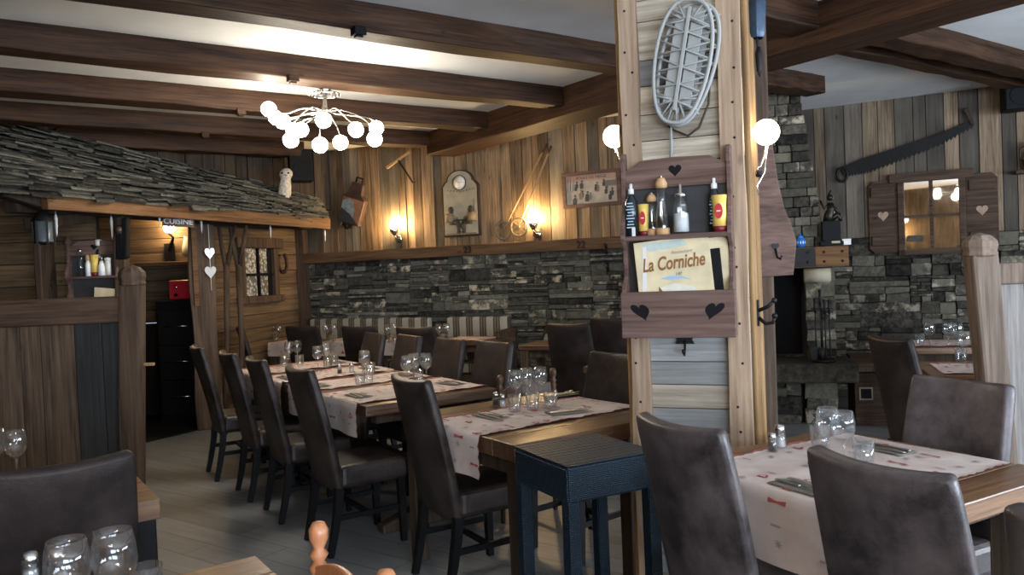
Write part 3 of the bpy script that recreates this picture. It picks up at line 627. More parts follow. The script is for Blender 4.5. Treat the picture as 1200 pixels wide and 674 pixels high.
sg = thing('sugar_dispenser', 'glass sugar pourer with chrome spout, mid shelf of the pillar rack', 'dispenser', SP(800, -.07, 0, 1.5))
mb = MB(); mb.lathe([(.022, 0), (.026, .003), (.024, .07), (.018, .1), (.015, .1), (.021, .07), (.023, .004), (0, .004)], 'glass'); part(mb, 'jar', sg)
mb = MB(); mb.lathe([(0, .005), (.0215, .005), (.0205, .055), (0, .056)], 'salt'); part(mb, 'sugar', sg)
mb = MB(); mb.lathe([(0, .1), (.018, .1), (.018, .108), (.006, .112), (.005, .135), (0, .136)], 'chrome'); mb.tube([(0, 0, .02), (0, 0, .1)], .003, 'chrome'); part(mb, 'spout_lid', sg)
# menus
M['washblue'] = plain('pale_blue_wash', (.52, .60, .55), .7, noise=.1); M['washpale'] = plain('pale_snow_wash', (.74, .70, .58), .7, noise=.1)
def menu(T, label, w, h, titled):
    t = thing('menu_card', label, 'menu', T); mb = MB(); mb.box((w / 2, 0, h / 2), (w, .005, h), 'cream'); part(mb, 'cover', t, bev=.001)
    if titled:
        mb = MB(); mb.text('La Corniche', .052, 'brownink', Tr(w * .5, -.0035, h * .66) @ Matrix.Diagonal((1, 1, 1.5, 1)) , .25, .0005, .0012); part(mb, 'title_lettering', t)
        mb = MB(); mb.text('Restaurant', .02, 'greyink', Tr(w * .63, -.0035, h * .80), .3, .0004); part(mb, 'small_lettering', t)
        mb = MB(); mb.flat([(w * .2, -.0031, h * .85), (w * .72, -.0031, h * .88), (w * .66, -.0031, h * .97), (w * .1, -.0031, h * .97)], 'washblue'); mb.flat([(w * .04, -.0031, 0), (w * .9, -.0031, 0), (w * .75, -.0031, h * .3), (w * .5, -.0031, h * .38), (w * .3, -.0031, h * .34)], 'washpale'); mb.prism([(w * .02, 0), (w * .08, 0), (w * .17, h * .93), (w * .12, h * .93)][:4], .0006, 'white', Tr(0, -.0035, .0)); part(mb, 'pale_stripe', t)
        mb = MB(); mb.flat([(w * .3, -.0033, h * .46), (w * .45, -.0033, h * .43), (w * .62, -.0033, h * .43), (w * .72, -.0033, h * .40), (w * .6, -.0033, h * .47), (w * .45, -.0033, h * .49)], 'lab'); mb.flat([(w * .27, -.0034, h * .28), (w * .33, -.0034, h * .28), (w * .28, -.0034, h * .36)], 'brownink'); part(mb, 'ridge_print', t)
        mb = MB(); mb.text('147', .018, 'darkink', Tr(w * .56, -.0036, h * .50), .2, .0004); part(mb, 'number_lettering', t)
    return t
xa, za = PX(748, 345, .1)
menu(FPa.M @ Tr(xa + .012, -.108, zm - .095) @ Rx(-3) @ Ry(-5), 'cream menu card lettered with the restaurant name, foremost in the pillar rack', .31, .30, True)
xb, _ = PX(800, 345, .08)
menu(FPa.M @ Tr(xb + .022, -.083, zm - .1) @ Rx(-3) @ Ry(-4), 'second menu card peeping out behind the lettered one', .185, .305, False)
mb = MB(); mb.box((.12, 0, .13), (.055, .006, .26), 'black'); o = mb.build('menu_slate', T=FPa.M @ Tr(xb + .028, -.0945, zm - .1) @ Rx(-3) @ Ry(-4), bev=.008); tag(o, 'narrow dark card wedged between the two menus on the pillar', 'card')
# hooks
def hook(F, px, py, off, label, h=.06, style=0):
    x, z = F.hit(px, py, off); t = thing('coat_hook', label, 'hook', F.M @ Tr(x, -off, z))
    mb = MB()
    if style == 0:
        mb.prism([(-.04, 0), (.04, 0), (.03, .018), (.038, .03), (-.038, .03), (-.03, .018)], .004, 'iron', Tr(0, -.004, 0))
        part(mb, 'plate', t, bev=.001); mb = MB(); mb.tube([(0, -.006, .015), (0, -.012, -.02), (0, -.03, -.045), (0, -.045, -.035)], .005, 'iron'); mb.tube([(0, -.045, -.035), (0, -.046, -.02)], .008, 'iron'); part(mb, 'hook_arm', t)
    else:
        mb.box((0, -.002, 0), (.018, .004, h * 1.1), 'iron'); part(mb, 'plate', t, bev=.001)
        mb = MB(); mb.tube([(0, -.004, -h * .2), (0, -h * .3, -h * .45), (0, -h * .62, -h * .4), (0, -h * .7, -h * .15)], h * .08, 'iron'); mb.tube([(0, -.004, h * .1), (0, -h * .4, h * .25), (0, -h * .7, h * .5)], h * .08, 'iron'); mb.sphere((0, -h * .7, -h * .12), h * .12, 'iron', 10); mb.sphere((0, -h * .7, h * .52), h * .12, 'iron', 10); part(mb, 'hook_arm', t)
    return t
hook(FPa, 803, 403, .001, 'small black iron hook under the pillar rack')
FPs = Fr(*(FPa.at(PW + .03, .0).xy), math.degrees(FPa.a) + 90)
h1 = hook(FPs, 883, 368, .0, 'black double coat hook low on the lamp side of the pillar', .1, 1)
h1.matrix_world = FPa.M @ Tr(PW + .028, .06, PX(885, 368)[1]) @ Rz(75)
# globe lamps on the pillar
def globe(c, base, label, r):
    t = thing('globe_wall_lamp', label, 'wall lamp', Tr(c)); mb = MB(); mb.sphere((0, 0, 0), r, 'globe', 28); part(mb, 'glass_globe', t)
    b = Vector(base) - c; mb = MB(); mb.tube([Vector((0, 0, -r)), b * .25 + Vector((0, 0, -r)), b * .6 + Vector((.0, 0, -r * .7)), b * .85, b], .004, 'chrome'); mb.tube([Vector((0.004, 0, -r)), b * .5 + Vector((.01, 0, -r * 1.5)), b + Vector((.0, 0, -.05)), b + Vector((.005, 0, -.09))], .003, 'chrome'); part(mb, 'curved_arm', t)
    mb = MB(); mb.lathe([(0, 0), (.014, 0), (.014, .02), (0, .02)], 'iron', 12, Tr(b) @ Ry(90)); part(mb, 'wall_mount', t)
    return t
gb = FPa.at(PW + .04, .08, PX(880, 202)[1])
globe(PD(898, 155, 3.36), gb, 'glowing white globe lamp on curved arm at the saw side of the pillar', .054)
globe(PD(720, 160, 3.62), FPa.at(-.03, .12, PX(735, 190)[1]), 'glowing white globe lamp peeking past the poster side of the pillar', .051)
# old blue lantern and blade up high
t = thing('hanging_cowbell', 'dark blue metal bell hanging high beside the pillar under the beam', 'bell', Tr(PD(885, 22, 3.45)))
mb = MB(); mb.lathe([(0, .09), (.045, .085), (.05, .06), (.042, -.06), (.035, -.085), (.030, -.085), (.037, -.06), (.044, .055), (0, .07)], 'bluemet', 6, Rz(20)); part(mb, 'body', t, bev=.003)
mb = MB(); mb.tube([(0, 0, .02), (.006, 0, -.12), (.01, 0, -.15)], .004, 'iron'); mb.lathe([(0, -.25), (.012, -.22), (.016, -.15), (.008, -.12), (0, -.12)], 'iron', 8, Tr(.01, 0, 0)); part(mb, 'clapper', t)
mb = MB(); mb.tube([(0, 0, .085), (0, 0, .3), (0, .0, .5)], .004, 'iron'); mb.box((-.03, .0, .11), (.16, .05, .03), 'iron'); part(mb, 'hanger', t)
# post and carved coat board behind the pillar
mb = MB(); a = PD(893, 520, 3.95); b = PD(888, 100, 3.95)
mb.bar((a.x, a.y, 0), (b.x - .03, b.y, ZC - .02), .13, .13, 'post', up=(0, 1, 0)); o = mb.build('support_post', bev=.015); tag(o, 'dark square wooden post rising just behind the pillar', 'post')
t = thing('coat_board', 'long carved wooden coat board on the post behind the pillar, pointed edge', 'coat board')
FC = Fr(1.17, 3.93, -8); zz = lambda py: FC.hit(905, py)[1]; xx = lambda px: FC.hit(px, 250)[0]
mb = MB(); mb.prism([(xx(886), zz(150)), (xx(904), zz(152)), (xx(911), zz(215)), (xx(917), zz(245)), (xx(924), zz(262)), (xx(930), zz(285)), (xx(925), zz(323)), (xx(886), zz(324))], .025, 'rack', FC.M @ Tr(0, -.05, 0)); part(mb, 'board', t, bev=.004)
mb = MB(); mb.prism([(x + xx(905), z2 + zz(289)) for x, z2 in heart(.035, .035)], .004, 'iron', FC.M @ Tr(0, -.055, 0)); mb.tube([FC.M @ Vector((xx(905), -.055, zz(292))), FC.M @ Vector((xx(906), -.07, zz(302))), FC.M @ Vector((xx(908), -.1, zz(304))), FC.M @ Vector((xx(910), -.1, zz(300)))], .005, 'iron'); part(mb, 'heart_hook', t)
# ---------------------------------------------------------------- chairs
def make_chair(mat, label, T):
    r = thing('dining_chair', label, 'chair', T)
    def path(s):   # back: (x, z) from the bottom hem to the top
        z = .335 + s * .665
        x = -.145 - .165 * s ** 1.15
        return x, z
    def fn(s, t):
        x, z = path(s); q = 2 * t - 1; w = .197 + .01 * math.sin(s * PI)
        x += (.035 * s + .005) * q * q; z += .010 * q * q * s
        if s > .96: w -= .004
        return (x, q * w, z)
    mb = MB(); mb.grid(fn, 14, 10, mat); part(mb, 'backrest', r, solid=.048, bev=.014)
    mb = MB(); mb.box((.05, 0, .415), (.40, .43, .125), mat, top=.97); part(mb, 'seat', r, bev=.03, seg=3)
    for s in (-1, 1):
        mb = MB(); P = []
        for x, z in ((-.15, .36), (-.16, .26), (-.185, .13), (-.215, 0)): P.append((x, s * .185, z))
        for a, b, w0, w1 in zip(P, P[1:], (.042, .040, .036), (.040, .036, .03)): mb.bar(a, b, w0, w0, 'darkwood', up=(0, 1, 0), w2=w1, h2=w1)
        part(mb, 'leg', r)
        mb = MB(); mb.bar((.21, s * .185, .36), (.215, s * .185, 0), .042, .042, 'darkwood', up=(0, 1, 0), w2=.03, h2=.03); part(mb, 'leg', r)
    mb = MB()
    for s in (-1, 1): mb.bar((-.19, s * .185, .2), (.205, s * .185, .2), .018, .028, 'darkwood')
    mb.bar((.01, -.185, .2), (.01, .185, .2), .018, .026, 'darkwood'); part(mb, 'stretcher', r)
    return r
OFF = .27
def chair_T(p, deg): # p = top middle of the back
    d = Vector((math.cos(math.radians(deg)), math.sin(math.radians(deg)))); return Tr(p[0] + d.x * OFF, p[1] + d.y * OFF, 0) @ Rz(deg)
def CU(u, v, deg=UA): p = uv(u, v); return chair_T(p, deg)
proto = {}
def chair(mat, T, label):
    if mat not in proto: proto[mat] = make_chair(mat, label, T); return proto[mat]
    return dup(proto[mat], T, label)
# near chairs, cool window light put into their leather colour
chair('leather_lit', chair_T(rv(1.665, 1.885), 28), 'big daylit mauve-grey leather chair whose back stands right in front of the pillar')
chair('leather_lit', chair_T(rv(1.69, 1.22), 28), 'daylit mauve-grey leather chair at the table corner, back covering the runner end')
chair('leather_lit', chair_T(rv(2.965, 1.78), 207), 'grey leather chair across the table, in front of the pale partition')
chair('leather_lit', chair_T(rv(1.58, .665), 28), 'chair cut off by the photo edge, only its back corner and seam showing')
chair('leather', chair_T(PZ(1043, 396, 1.0), 8), 'dark leaning leather chair between the fireplace and the far runner tables')
# row on the kitchen side
chair('leather', CU(1.51, 6.36, 30), 'grey chair nearest the kitchen doorway in the row along the long table')
chair('leather', CU(1.53, 5.62, 31), 'second grey chair from the kitchen doorway in the long row')
chair('leather', CU(1.53, 5.0, 31), 'third grey chair from the kitchen doorway, overlapping its neighbour')
chair('leather', CU(1.53, 4.24, 33), 'fourth grey chair of the long row, nearest the gap between tables')
chair('leather', CU(1.75, 3.37, 31), 'high grey chair drawn up to the near end table beside the wicker stool')
# wall side
chair('leather', CU(2.86, 6.12, 212), 'small brown-grey chair at the far end of the wall side of the long table')
chair('leather', CU(2.91, 5.60, 213), 'second chair from the far end on the wall side of the long table')
chair('leather', CU(2.94, 5.02, 214), 'third chair on the wall side, behind the three wine glasses')
chair('leather', CU(3.0, 4.53, 216), 'taupe chair on the wall side, behind the turned wooden chair posts')
chair('leather', CU(2.98, 3.30, 218), 'grey chair tucked against the pillar across the stool-side table')
# chairs facing the wall bench, shade put into their darker leather
for px, py, a, s in ((283, 383, 20, 'shaded chair beside the kitchen post with the garland'), (354, 383, 66, 'dark chair below the hut window corner post, facing the bench'),
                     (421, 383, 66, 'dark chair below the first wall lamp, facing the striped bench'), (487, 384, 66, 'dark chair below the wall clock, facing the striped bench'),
                     (666, 380, 62, 'tall shaded chair below the snowball poster at the bare stone wall'), (716, 373, 66, 'dark chair mostly hidden by the pillar, below the coat hooks')):
    chair('leather_shade', chair_T(PZ(px, py, 1.0), a), s)
chair('leather_shade', CU(.22, 2.60, 124.9), 'large dark chair in front of the boarded partition with the capped post')
# ---------------------------------------------------------------- tables
def table(T, w, d, z, th, mat, label, legs, name='dining_table', lm='leg_wood', inset=.05, lw=.075, inr=None):
    r = thing(name, label, 'table', T); mb = MB(); n = max(3, round(d / .16))
    for k in range(n): mb.box((0, -d / 2 + d * (k + .5) / n, z - th / 2), (w, d / n - .0012, th), mat, j=.0012)
    part(mb, 'tabletop', r, bev=.005)
    if legs == 'corner':
        for a in (-1, 1):
            for b in (-1, 1):
                mb = MB(); mb.box((a * (w / 2 - (inr if inr and a > 0 else inset)), b * (d / 2 - inset), (z - th) / 2), (lw, lw, z - th), lm); part(mb, 'leg', r, bev=.006)
        mb = MB(); mb.box((0, 0, z - th - .04), (w - 2 * inset, d - 2 * inset, .07), lm); part(mb, 'apron', r)
    elif legs == 'trestle':
        for b in (-1, 1):
            y = b * (d / 2 - .10)
            mb = MB(); mb.prism([(-.09, 0.05), (.09, .05), (.06, .2), (.07, .45), (.12, z - th - .06), (-.12, z - th - .06), (-.07, .45), (-.06, .2)], .07, lm, Tr(0, y - .035, 0)); part(mb, 'post', r, bev=.008)
            mb = MB(); mb.prism([(-.34, 0), (-.34, .05), (-.12, .11), (-.08, .17), (.08, .17), (.12, .11), (.34, .05), (.34, 0)], .09, lm, Tr(0, y - .045, 0)); part(mb, 'foot', r, bev=.01)
            mb = MB(); mb.box((0, y, z - th - .03), (w * .8, .08, .06), lm); part(mb, 'bearer', r, bev=.006)
        mb = MB(); mb.box((0, 0, .3), (.05, d - .6, .10), lm); part(mb, 'stretcher', r)
    return r
ZT_ = .76
def runner(T, x0, x1, y0, y1, z, drops, label, scal=.011, n=0, seed=0):
    """cloth lying along x from x0 to x1, hanging over by drops = (at x0, at x1)"""
    rr = random.Random(seed); L = (x1 - x0) + drops[0] + drops[1]; nu = max(24, int(L / .0125)); cyc = .05
    def fn(a, b):
        s = a * L - drops[0]; w = (y1 - y0)
        e = scal * abs(math.sin(PI * (s) / cyc)); y = y0 - e + (w + 2 * e) * b
        lift = .005 + .0018 * math.sin(s * 11 + b * 5 + seed) + (.006 * abs(math.sin(s * 17 + seed)) if b in (0, 1) and scal else 0)
        if s < 0:
            q = min(1, -s / .03); wob = .012 * math.sin(b * 9 + seed) * min(1, -s / .1); return (x0 - .012 * q - wob * .6 - .006, y, z + lift + s + .008 * (1 - q))
        if s > x1 - x0:
            s2 = s - (x1 - x0); q = min(1, s2 / .03); return (x1 + .012 * q + .006 + .008 * math.sin(b * 8) * min(1, s2 / .1), y, z + lift - s2)
        return (x0 + s, y, z + lift)
    mb = MB(); mb.grid(lambda a, b: fn(a, 0 if b == 0 else 1 if b == 1 else .012 + .976 * (b * 34 - 1) / 32), nu, 34, 'cloth', 'hem')
    # printed motifs
    mot = MB(); q = 0
    def put(cx, cy, pts, m):
        P = []
        for dx, dy in pts:
            a = (cx + dx - x0 + drops[0]) / L; b = (cy + dy - y0) / (y1 - y0)
            if not 0 < a < 1 or not 0 < b < 1: return
            p = Vector(fn(a, b)); p += Vector((-.0035, 0, 0)) if (a * L < drops[0]) else Vector((0, 0, .0035)); P.append(p)
        mot.flat(P, m)
    k = x0 - drops[0] + .06
    while k < x1 + drops[1] - .04:
        for cy in [y0 + (y1 - y0) * q for q in (.12, .37, .63, .88)]:
            cy += rr.uniform(-.025, .025); cx = k + rr.uniform(-.02, .02); s = rr.choice((0, 1, 2, 3, 1, 4))
            if s == 4: continue
            if s == 0:
                put(cx, cy, [(-b * .8, a * .8) for a, b in heart(.052, .048)], 'redink')
                put(cx, cy, [(-b * .35, a * .35) for a, b in heart(.052, .048)], 'cloth')
            elif s == 1:
                for e in range(4):
                    a = e * PI / 4; c_, s_ = math.cos(a), math.sin(a); put(cx, cy, [(c_ * .014 - s_ * .002, s_ * .014 + c_ * .002), (-c_ * .014 - s_ * .002, -s_ * .014 + c_ * .002), (-c_ * .014 + s_ * .002, -s_ * .014 - c_ * .002), (c_ * .014 + s_ * .002, s_ * .014 - c_ * .002)], 'greyink')
            elif s == 2:
                put(cx, cy, [(-.007, -.035), (.007, -.035), (.003, 0), (.007, .035), (-.007, .035), (-.003, 0)], 'redink')
            else: put(cx, cy, [(-.004, -.02), (.004, -.02), (.004, .02), (-.004, .02)], 'greyink')
        k += .066
    r = thing('table_runner', label, 'table runner', T)
    i0 = len(mb.m)
    for f in mot.bm.faces: mb.flat([v.co.copy() for v in f.verts], mot.m[f.material_index])
    part(mb, 'cloth', r, norm=False); mot.bm.free(); return r
def TU(u0, u1, v0, v1): return FU.M @ Tr((u0 + u1) / 2, (v0 + v1) / 2, 0)
# table A (by the stool)
table(TU(1.89, 2.84, 2.74, 3.76), .95, 1.02, ZT_, .075, 'table_d', 'thick dark-topped table between the wicker stool and the long row of chairs', 'corner', inr=.26)
TA = TU(1.89, 2.84, 2.74, 3.76)
runner(TA, -.475, .475, -.25, .22, ZT_, (.20, .1), 'pink printed runner on the table by the stool, one end hanging', seed=3)
# long table, two lengths
table(TU(1.86, 2.74, 4.14, 5.40), .88, 1.26, ZT_, .06, 'table_d', 'nearer length of the long dining table, on a carved trestle foot', 'trestle')
table(TU(1.86, 2.74, 5.42, 6.75), .88, 1.33, ZT_, .06, 'table_d', 'farther length of the long dining table, towards the kitchen hut', 'trestle')
for k, (a, b) in enumerate(((4.24, 4.80), (4.95, 5.36), (5.5, 5.98), (6.14, 6.62))):
    vc = 4.77 if b < 5.41 else 6.085; TT = TU(1.86, 2.74, 4.14, 5.40) if b < 5.41 else TU(1.86, 2.74, 5.42, 6.75)
    runner(TT, -.44, .44, a - vc, b - vc, ZT_, (.19, .16), ('first', 'second', 'third', 'fourth')[k] + ' pink runner on the long table, counted from the pillar end', seed=k)
# right table
TR_ = FV.M @ Tr((1.96 + 2.84) / 2, (1.36 + 2.27) / 2, 0)
table(TR_, .88, .91, .76, .065, 'table', 'warm brown table set for guests beside the pillar, runner hanging at one end', 'corner', lm='leg_wood', inset=.125)
runner(TR_, -.44, .40, -.30, .35, .76, (.235, 0), 'pale runner with red hearts, hanging over the brown table by the pillar', seed=11)
# near tables at the bottom corner
table(TU(-.35, .632, 1.1, 2.156), .982, 1.056, .76, .05, 'table', 'wooden table under the camera, only its corner and glasses showing', 'corner', inset=.22)
table(TU(-.45, .53, 2.95, 3.85), 1.02, .9, .76, .07, 'table', 'wooden table behind the large dark chair, rounded corner peeping out', 'corner', lm='darkwood')
# far tables right
TF1 = FV.M @ Tr(0, 0, 0)
f1 = PZ(1050, 408, .75); f2 = PZ(1092, 441, .75)
def far_table(p, deg, w, d, label, rl, s, ins=.12):
    T = Tr(p.x, p.y, 0) @ Rz(deg) @ Tr(w / 2, d / 2, 0)
    table(T, w, d, .75, .05, 'table', label, 'corner', inset=ins); runner(T, -w / 2 + .08, w / 2, -d * .38, d * .3, .75, (0, .05), rl, seed=s)
far_table(f1, -18, 1.3, .65, 'far brown table against the stone wall under the mirror', 'runner on the far table under the mirror', 21)
far_table(f2, -18, 1.2, .7, 'brown table behind the grey chair and the capped pale post', 'wavy-edged runner on the table beside the capped pale post', 22)
# small tables along the bench
for k, (px, py, w, lab) in enumerate(((313, 402, .5, 'nearest the hut window'), (370, 401, .62, 'below the painted cowbell'), (440, 400, .62, 'between the two dark bench chairs'), (505, 400, .78, 'at the end of the striped bench'), (607, 405, .46, 'against bare stone beyond the bench'), (683, 430, .7, 'with bare wooden edge beside the tall shaded chair'))):
    p = PZ(px, py, .75); T = Tr(p.x, p.y, 0) @ Rz(-24.7) @ Tr(w / 2, .24, 0)
    table(T, w, .48, .75, .045, 'table_d', 'small wooden table ' + lab, 'corner')
    if k < 4: runner(T, -.3, .3 if w < .7 else .2, -.22, .22, .75, (0, 0) , 'pink runner on the bench table ' + lab, seed=30 + k) if k == 3 else runner(Tr(p.x, p.y, 0) @ Rz(-24.7) @ Tr(w / 2, .24, 0) @ Rz(90), -.24, .24, -.22, .22, .75, (.16, 0), 'pink runner on the bench table ' + lab, seed=30 + k)
# ---------------------------------------------------------------- wicker bar stool
st = thing('bar_stool', 'navy woven wicker bar stool in front of the pillar', 'stool', Tr(.247, 3.02, 0) @ Rz(27.5))
S = .395
mb = MB(); mb.box((0, 0, .735), (S, S, .13), 'wicker'); part(mb, 'woven_seat', st, bev=.012)
mb = MB()
for k in range(23):
    q = -S / 2 + .008 + k * (S - .016) / 22
    mb.bar((q, -S / 2 + .004, .8015), (q, S / 2 - .004, .8015), .011, .004, 'wicker'); mb.bar((-S / 2 + .004, q, .803 + .0006 * (k % 2)), (S / 2 - .004, q, .803 + .0006 * (k % 2)), .011, .004, 'wicker')
part(mb, 'seat_weave', st)
for a in (-1, 1):
    for b in (-1, 1):
        mb = MB(); mb.bar((a * (S / 2 - .025), b * (S / 2 - .025), .68), (a * (S / 2 - .022), b * (S / 2 - .022), 0), .05, .05, 'wicker', up=(0, 1, 0)); part(mb, 'leg', st, bev=.006)
mb = MB(); k = S / 2 - .023
for a, b in (((-k, -k), (k, -k)), ((k, -k), (k, k)), ((k, k), (-k, k)), ((-k, k), (-k, -k))): mb.bar((*a, .19), (*b, .19), .035, .035, 'wicker')
part(mb, 'foot_rail', st, bev=.005)
# ---------------------------------------------------------------- turned wooden chairs
def finial_chair(T, mat, label, w=.37, h=.9, sd=.30):
    r = thing('wooden_chair', label, 'chair', T)
    for s in (-1, 1):
        mb = MB(); mb.lathe([(0, 0), (.014, 0), (.018, .2), (.02, .45), (.018, .7), (.02, h - .14), (.016, h - .12), (.022, h - .105), (.013, h - .09), (.022, h - .075), (.012, h - .062), (.021, h - .04), (.022, h - .02), (.014, h - .004), (0, h)], mat, 16, Tr(-.02, s * w / 2, 0) @ Ry(-2)); part(mb, 'back_post', r)
        mb = MB(); mb.lathe([(0, 0), (.013, 0), (.02, .2), (.017, .43), (0, .43)], mat, 12, Tr(sd, s * (w / 2), 0)); part(mb, 'leg', r)
    for z0, hh in ((h - .225, .17), (h - .42, .06)):
        mb = MB(); P = []
        n = 12
        for k in range(n + 1):
            q = -1 + 2 * k / n; P.append((q * w / 2, z0 + hh * (.72 + .28 * math.cos(q * PI / 2))))
        P += [(w / 2, z0 + .02), (0, z0), (-w / 2, z0 + .02)]
        mb.prism(P, .014, mat, Tr(-.035, 0, 0) @ Rz(90)); part(mb, 'back_slat', r, bev=.004)
    mb = MB(); mb.box((sd / 2, 0, .45), (sd + .06, w + .05, .03), mat); part(mb, 'seat', r, bev=.012)
    mb = MB(); mb.bar((0, -w / 2, .2), (sd, -w / 2, .2), .018, .018, mat); mb.bar((0, w / 2, .2), (sd, w / 2, .2), .018, .018, mat); mb.bar((sd, -w / 2, .25), (sd, w / 2, .25), .018, .018, mat); part(mb, 'stretcher', r)
    return r
a = PZ(373, 610, .95); b = PZ(452, 666, .95); c = (a + b) / 2
finial_chair(Tr(c.x, c.y, 0) @ Rz(math.degrees(math.atan2(b.y - a.y, b.x - a.x)) - 90) @ Tr(.053, 0, 0), 'chairpine', 'orange turned wooden chair, only its finial and curved back rail showing', w=(b - a).length, h=.95)
p = uv(2.79, 3.93); finial_chair(Tr(p.x, p.y, 0) @ Rz(UA + 90), 'chairdark', 'turned dark wooden chair with finials, between the stool table and long table', w=.39, h=.88, sd=.24)
# ---------------------------------------------------------------- glass, salt, cutlery
def wine(T, label):
    r = thing('wine_glass', label, 'wine glass', T)
    mb = MB(); mb.lathe([(.004, .088), (.020, .096), (.035, .115), (.041, .138), (.039, .165), (.033, .196), (.0322, .196), (.038, .165), (.0395, .138), (.034, .117), (.019, .099), (0, .092)], 'glass', 24); part(mb, 'bowl', r)
    mb = MB(); mb.lathe([(0, 0), (.034, 0), (.034, .002), (.01, .006), (.004, .014), (.0035, .06), (.005, .088), (0, .09)], 'glass', 20); part(mb, 'stem', r)
    return r
def tumbler(T, label):
    r = thing('tumbler', label, 'glass', T); mb = MB(); n = 20
    mb.lathe([(0, 0), (.029, 0), (.031, .012), (.038, .088), (.0355, .088), (.029, .014), (0, .011)], 'glass', n); part(mb, 'cup', r)
    mb = MB()
    for k in range(10):
        a = 2 * PI * k / 10; mb.bar((math.cos(a) * .0312, math.sin(a) * .0312, .01), (math.cos(a) * .0355, math.sin(a) * .0355, .06), .006, .003, 'glass', up=(math.cos(a), math.sin(a), 0))
    part(mb, 'facets', r); return r
def shaker(T, label, fill):
    r = thing('shaker', label, 'shaker', T); mb = MB(); mb.lathe([(.018, 0), (.02, .003), (.017, .05), (.015, .052), (.017, .006), (0, .005)], 'glass', 14); part(mb, 'glass_body', r)
    mb = MB(); mb.lathe([(0, .006), (.0155, .006), (.014, .036), (0, .037)], fill, 12); part(mb, 'contents', r)
    mb = MB(); mb.lathe([(0, .05), (.016, .05), (.017, .06), (.013, .072), (0, .075)], 'steel', 14); part(mb, 'cap', r); return r
P_ = {}
def put(kind, px, py, label, zt=ZT_ + .004, s=1.0, gz=None):
    dz = {'wine': .14, 'tumbler': .045, 'salt': .035, 'pepper': .035}[kind] * s
    p = PZ(px, py, zt + dz); T = Tr(p.x, p.y, zt) @ Matrix.Diagonal((s, s, s, 1)) @ Rz(rnd.uniform(0, 90))
    if kind not in P_:
        P_[kind] = {'wine': wine, 'tumbler': tumbler}[kind](T, label) if kind in ('wine', 'tumbler') else shaker(T, label, {'salt': 'salt', 'pepper': 'mortar'}[kind]); return P_[kind]
    return dup(P_[kind], T, label)
# right table
put('wine', 970, 496, 'wine glass nearer the salt on the brown table by the pillar')
put('wine', 988, 501, 'wine glass standing before the tumbler on the brown table by the pillar')
put('tumbler', 961, 512, 'tumbler behind the two wine glasses on the brown pillar table')
put('tumbler', 1012, 529, 'tumbler in front of the grey napkin on the brown pillar table')
put('salt', 914, 512, 'salt shaker full of white salt on the brown pillar table', s=1.25)
put('pepper', 905, 519, 'shorter shaker beside the white salt on the brown pillar table')
# table A
put('wine', 604, 446, 'wine glass on the stool table, nearest the shakers')
put('wine', 617, 443, 'wine glass at the back of the stool table cluster')
put('wine', 633, 442, 'wine glass nearest the pillar in the stool table cluster')
put('tumbler', 603, 472, 'ribbed tumbler nearest the shakers on the stool table')
put('tumbler', 624, 470, 'ribbed tumbler in the middle of the stool table cluster')
put('tumbler', 645, 468, 'ribbed tumbler nearest the pillar on the stool table')
put('pepper', 581, 468, 'dark pepper shaker on the stool table'); put('salt', 589, 470, 'steel-capped salt shaker on the stool table')
# long table
LT = 'on the long table'
for k, (px, py, w) in enumerate(((339, 408, 'by the kitchen end'), (348, 407, 'by the kitchen end, wall side'), (372, 414, 'second cluster, row side'), (382, 411, 'second cluster, wall side'), (427, 420, 'alone beside the salt shaker'), (477, 427, 'behind the high chair back, first of three'), (485, 424, 'behind the high chair back, middle of three'), (499, 424, 'behind the high chair back, last of three'))):
    put('wine', px, py, 'wine glass on the long table, ' + w)
for k, (px, py, w) in enumerate(((333, 423, 'row side of the kitchen end cluster'), (351, 422, 'wall side of the kitchen end cluster'), (384, 425, 'in the second cluster'), (391, 422, 'behind the pepper shaker'), (434, 432, 'beside the lone wine glass'), (422, 443, 'nearer tumbler past the salt'), (431, 441, 'between the salt and the high chair'), (490, 441, 'below the three wine glasses'))):
    put('tumbler', px, py, 'tumbler on the long table, ' + w)
put('pepper', 398, 433, 'dark pepper shaker on the long table'); put('salt', 412, 431, 'white salt shaker on the long table')
# bench tables
for px, py, w in ((319, 385.5, 'nearest the hut window'), (327, 385.5, 'beside the hut window glasses'), (382, 386, 'on the table under the cowbell'), (391, 385, 'on the table under the cowbell, clock side'), (454, 386, 'between the dark chairs'), (462, 385, 'between the dark chairs, clock side'), (514, 386, 'at the end of the bench'), (523, 385, 'at the very end of the bench')):
    put('wine', px, py, 'far wine glass ' + w, zt=.754)
for px, py, w in ((323, 395.5, 'by the hut window'), (388, 397, 'under the cowbell'), (458, 397, 'between the dark chairs'), (519, 397, 'at the bench end')):
    put('tumbler', px, py, 'far tumbler ' + w, zt=.754)
for px, py, w in ((1089, 386, 'nearest the fireplace'), (1111, 386, 'in the middle under the mirror'), (1130, 399, 'touching the capped post'), (1122, 387, 'between the middle glass and the capped post')):
    put('wine', px, py, 'wine glass on the far tables, ' + w, zt=.754)
put('tumbler', 1078, 397, 'small tumbler on the far table, fireplace end', zt=.754); put('tumbler', 1126, 415, 'tumbler on the nearer runner table beside the capped post', zt=.754)
# near corner tables
put('wine', 18, 521, 'wine glass with pinkish reflection behind the large dark chair'); put('wine', -6, 520, 'wine glass cut off by the photo edge behind the dark chair')
put('wine', 134, 656, 'large stemmed glass at the bottom corner, nearer the floor', s=1.12); put('wine', 79, 668, 'large stemmed glass at the bottom corner beside the steel shakers', s=1.12)
put('tumbler', 172, 683, 'low glass whose rim just shows at the bottom edge', s=.95)
put('salt', 36, 668, 'steel-topped shaker at the bottom corner, nearest the edge', s=1.2); put('pepper', 67, 664, 'steel-topped shaker between the two big glasses', s=1.2)
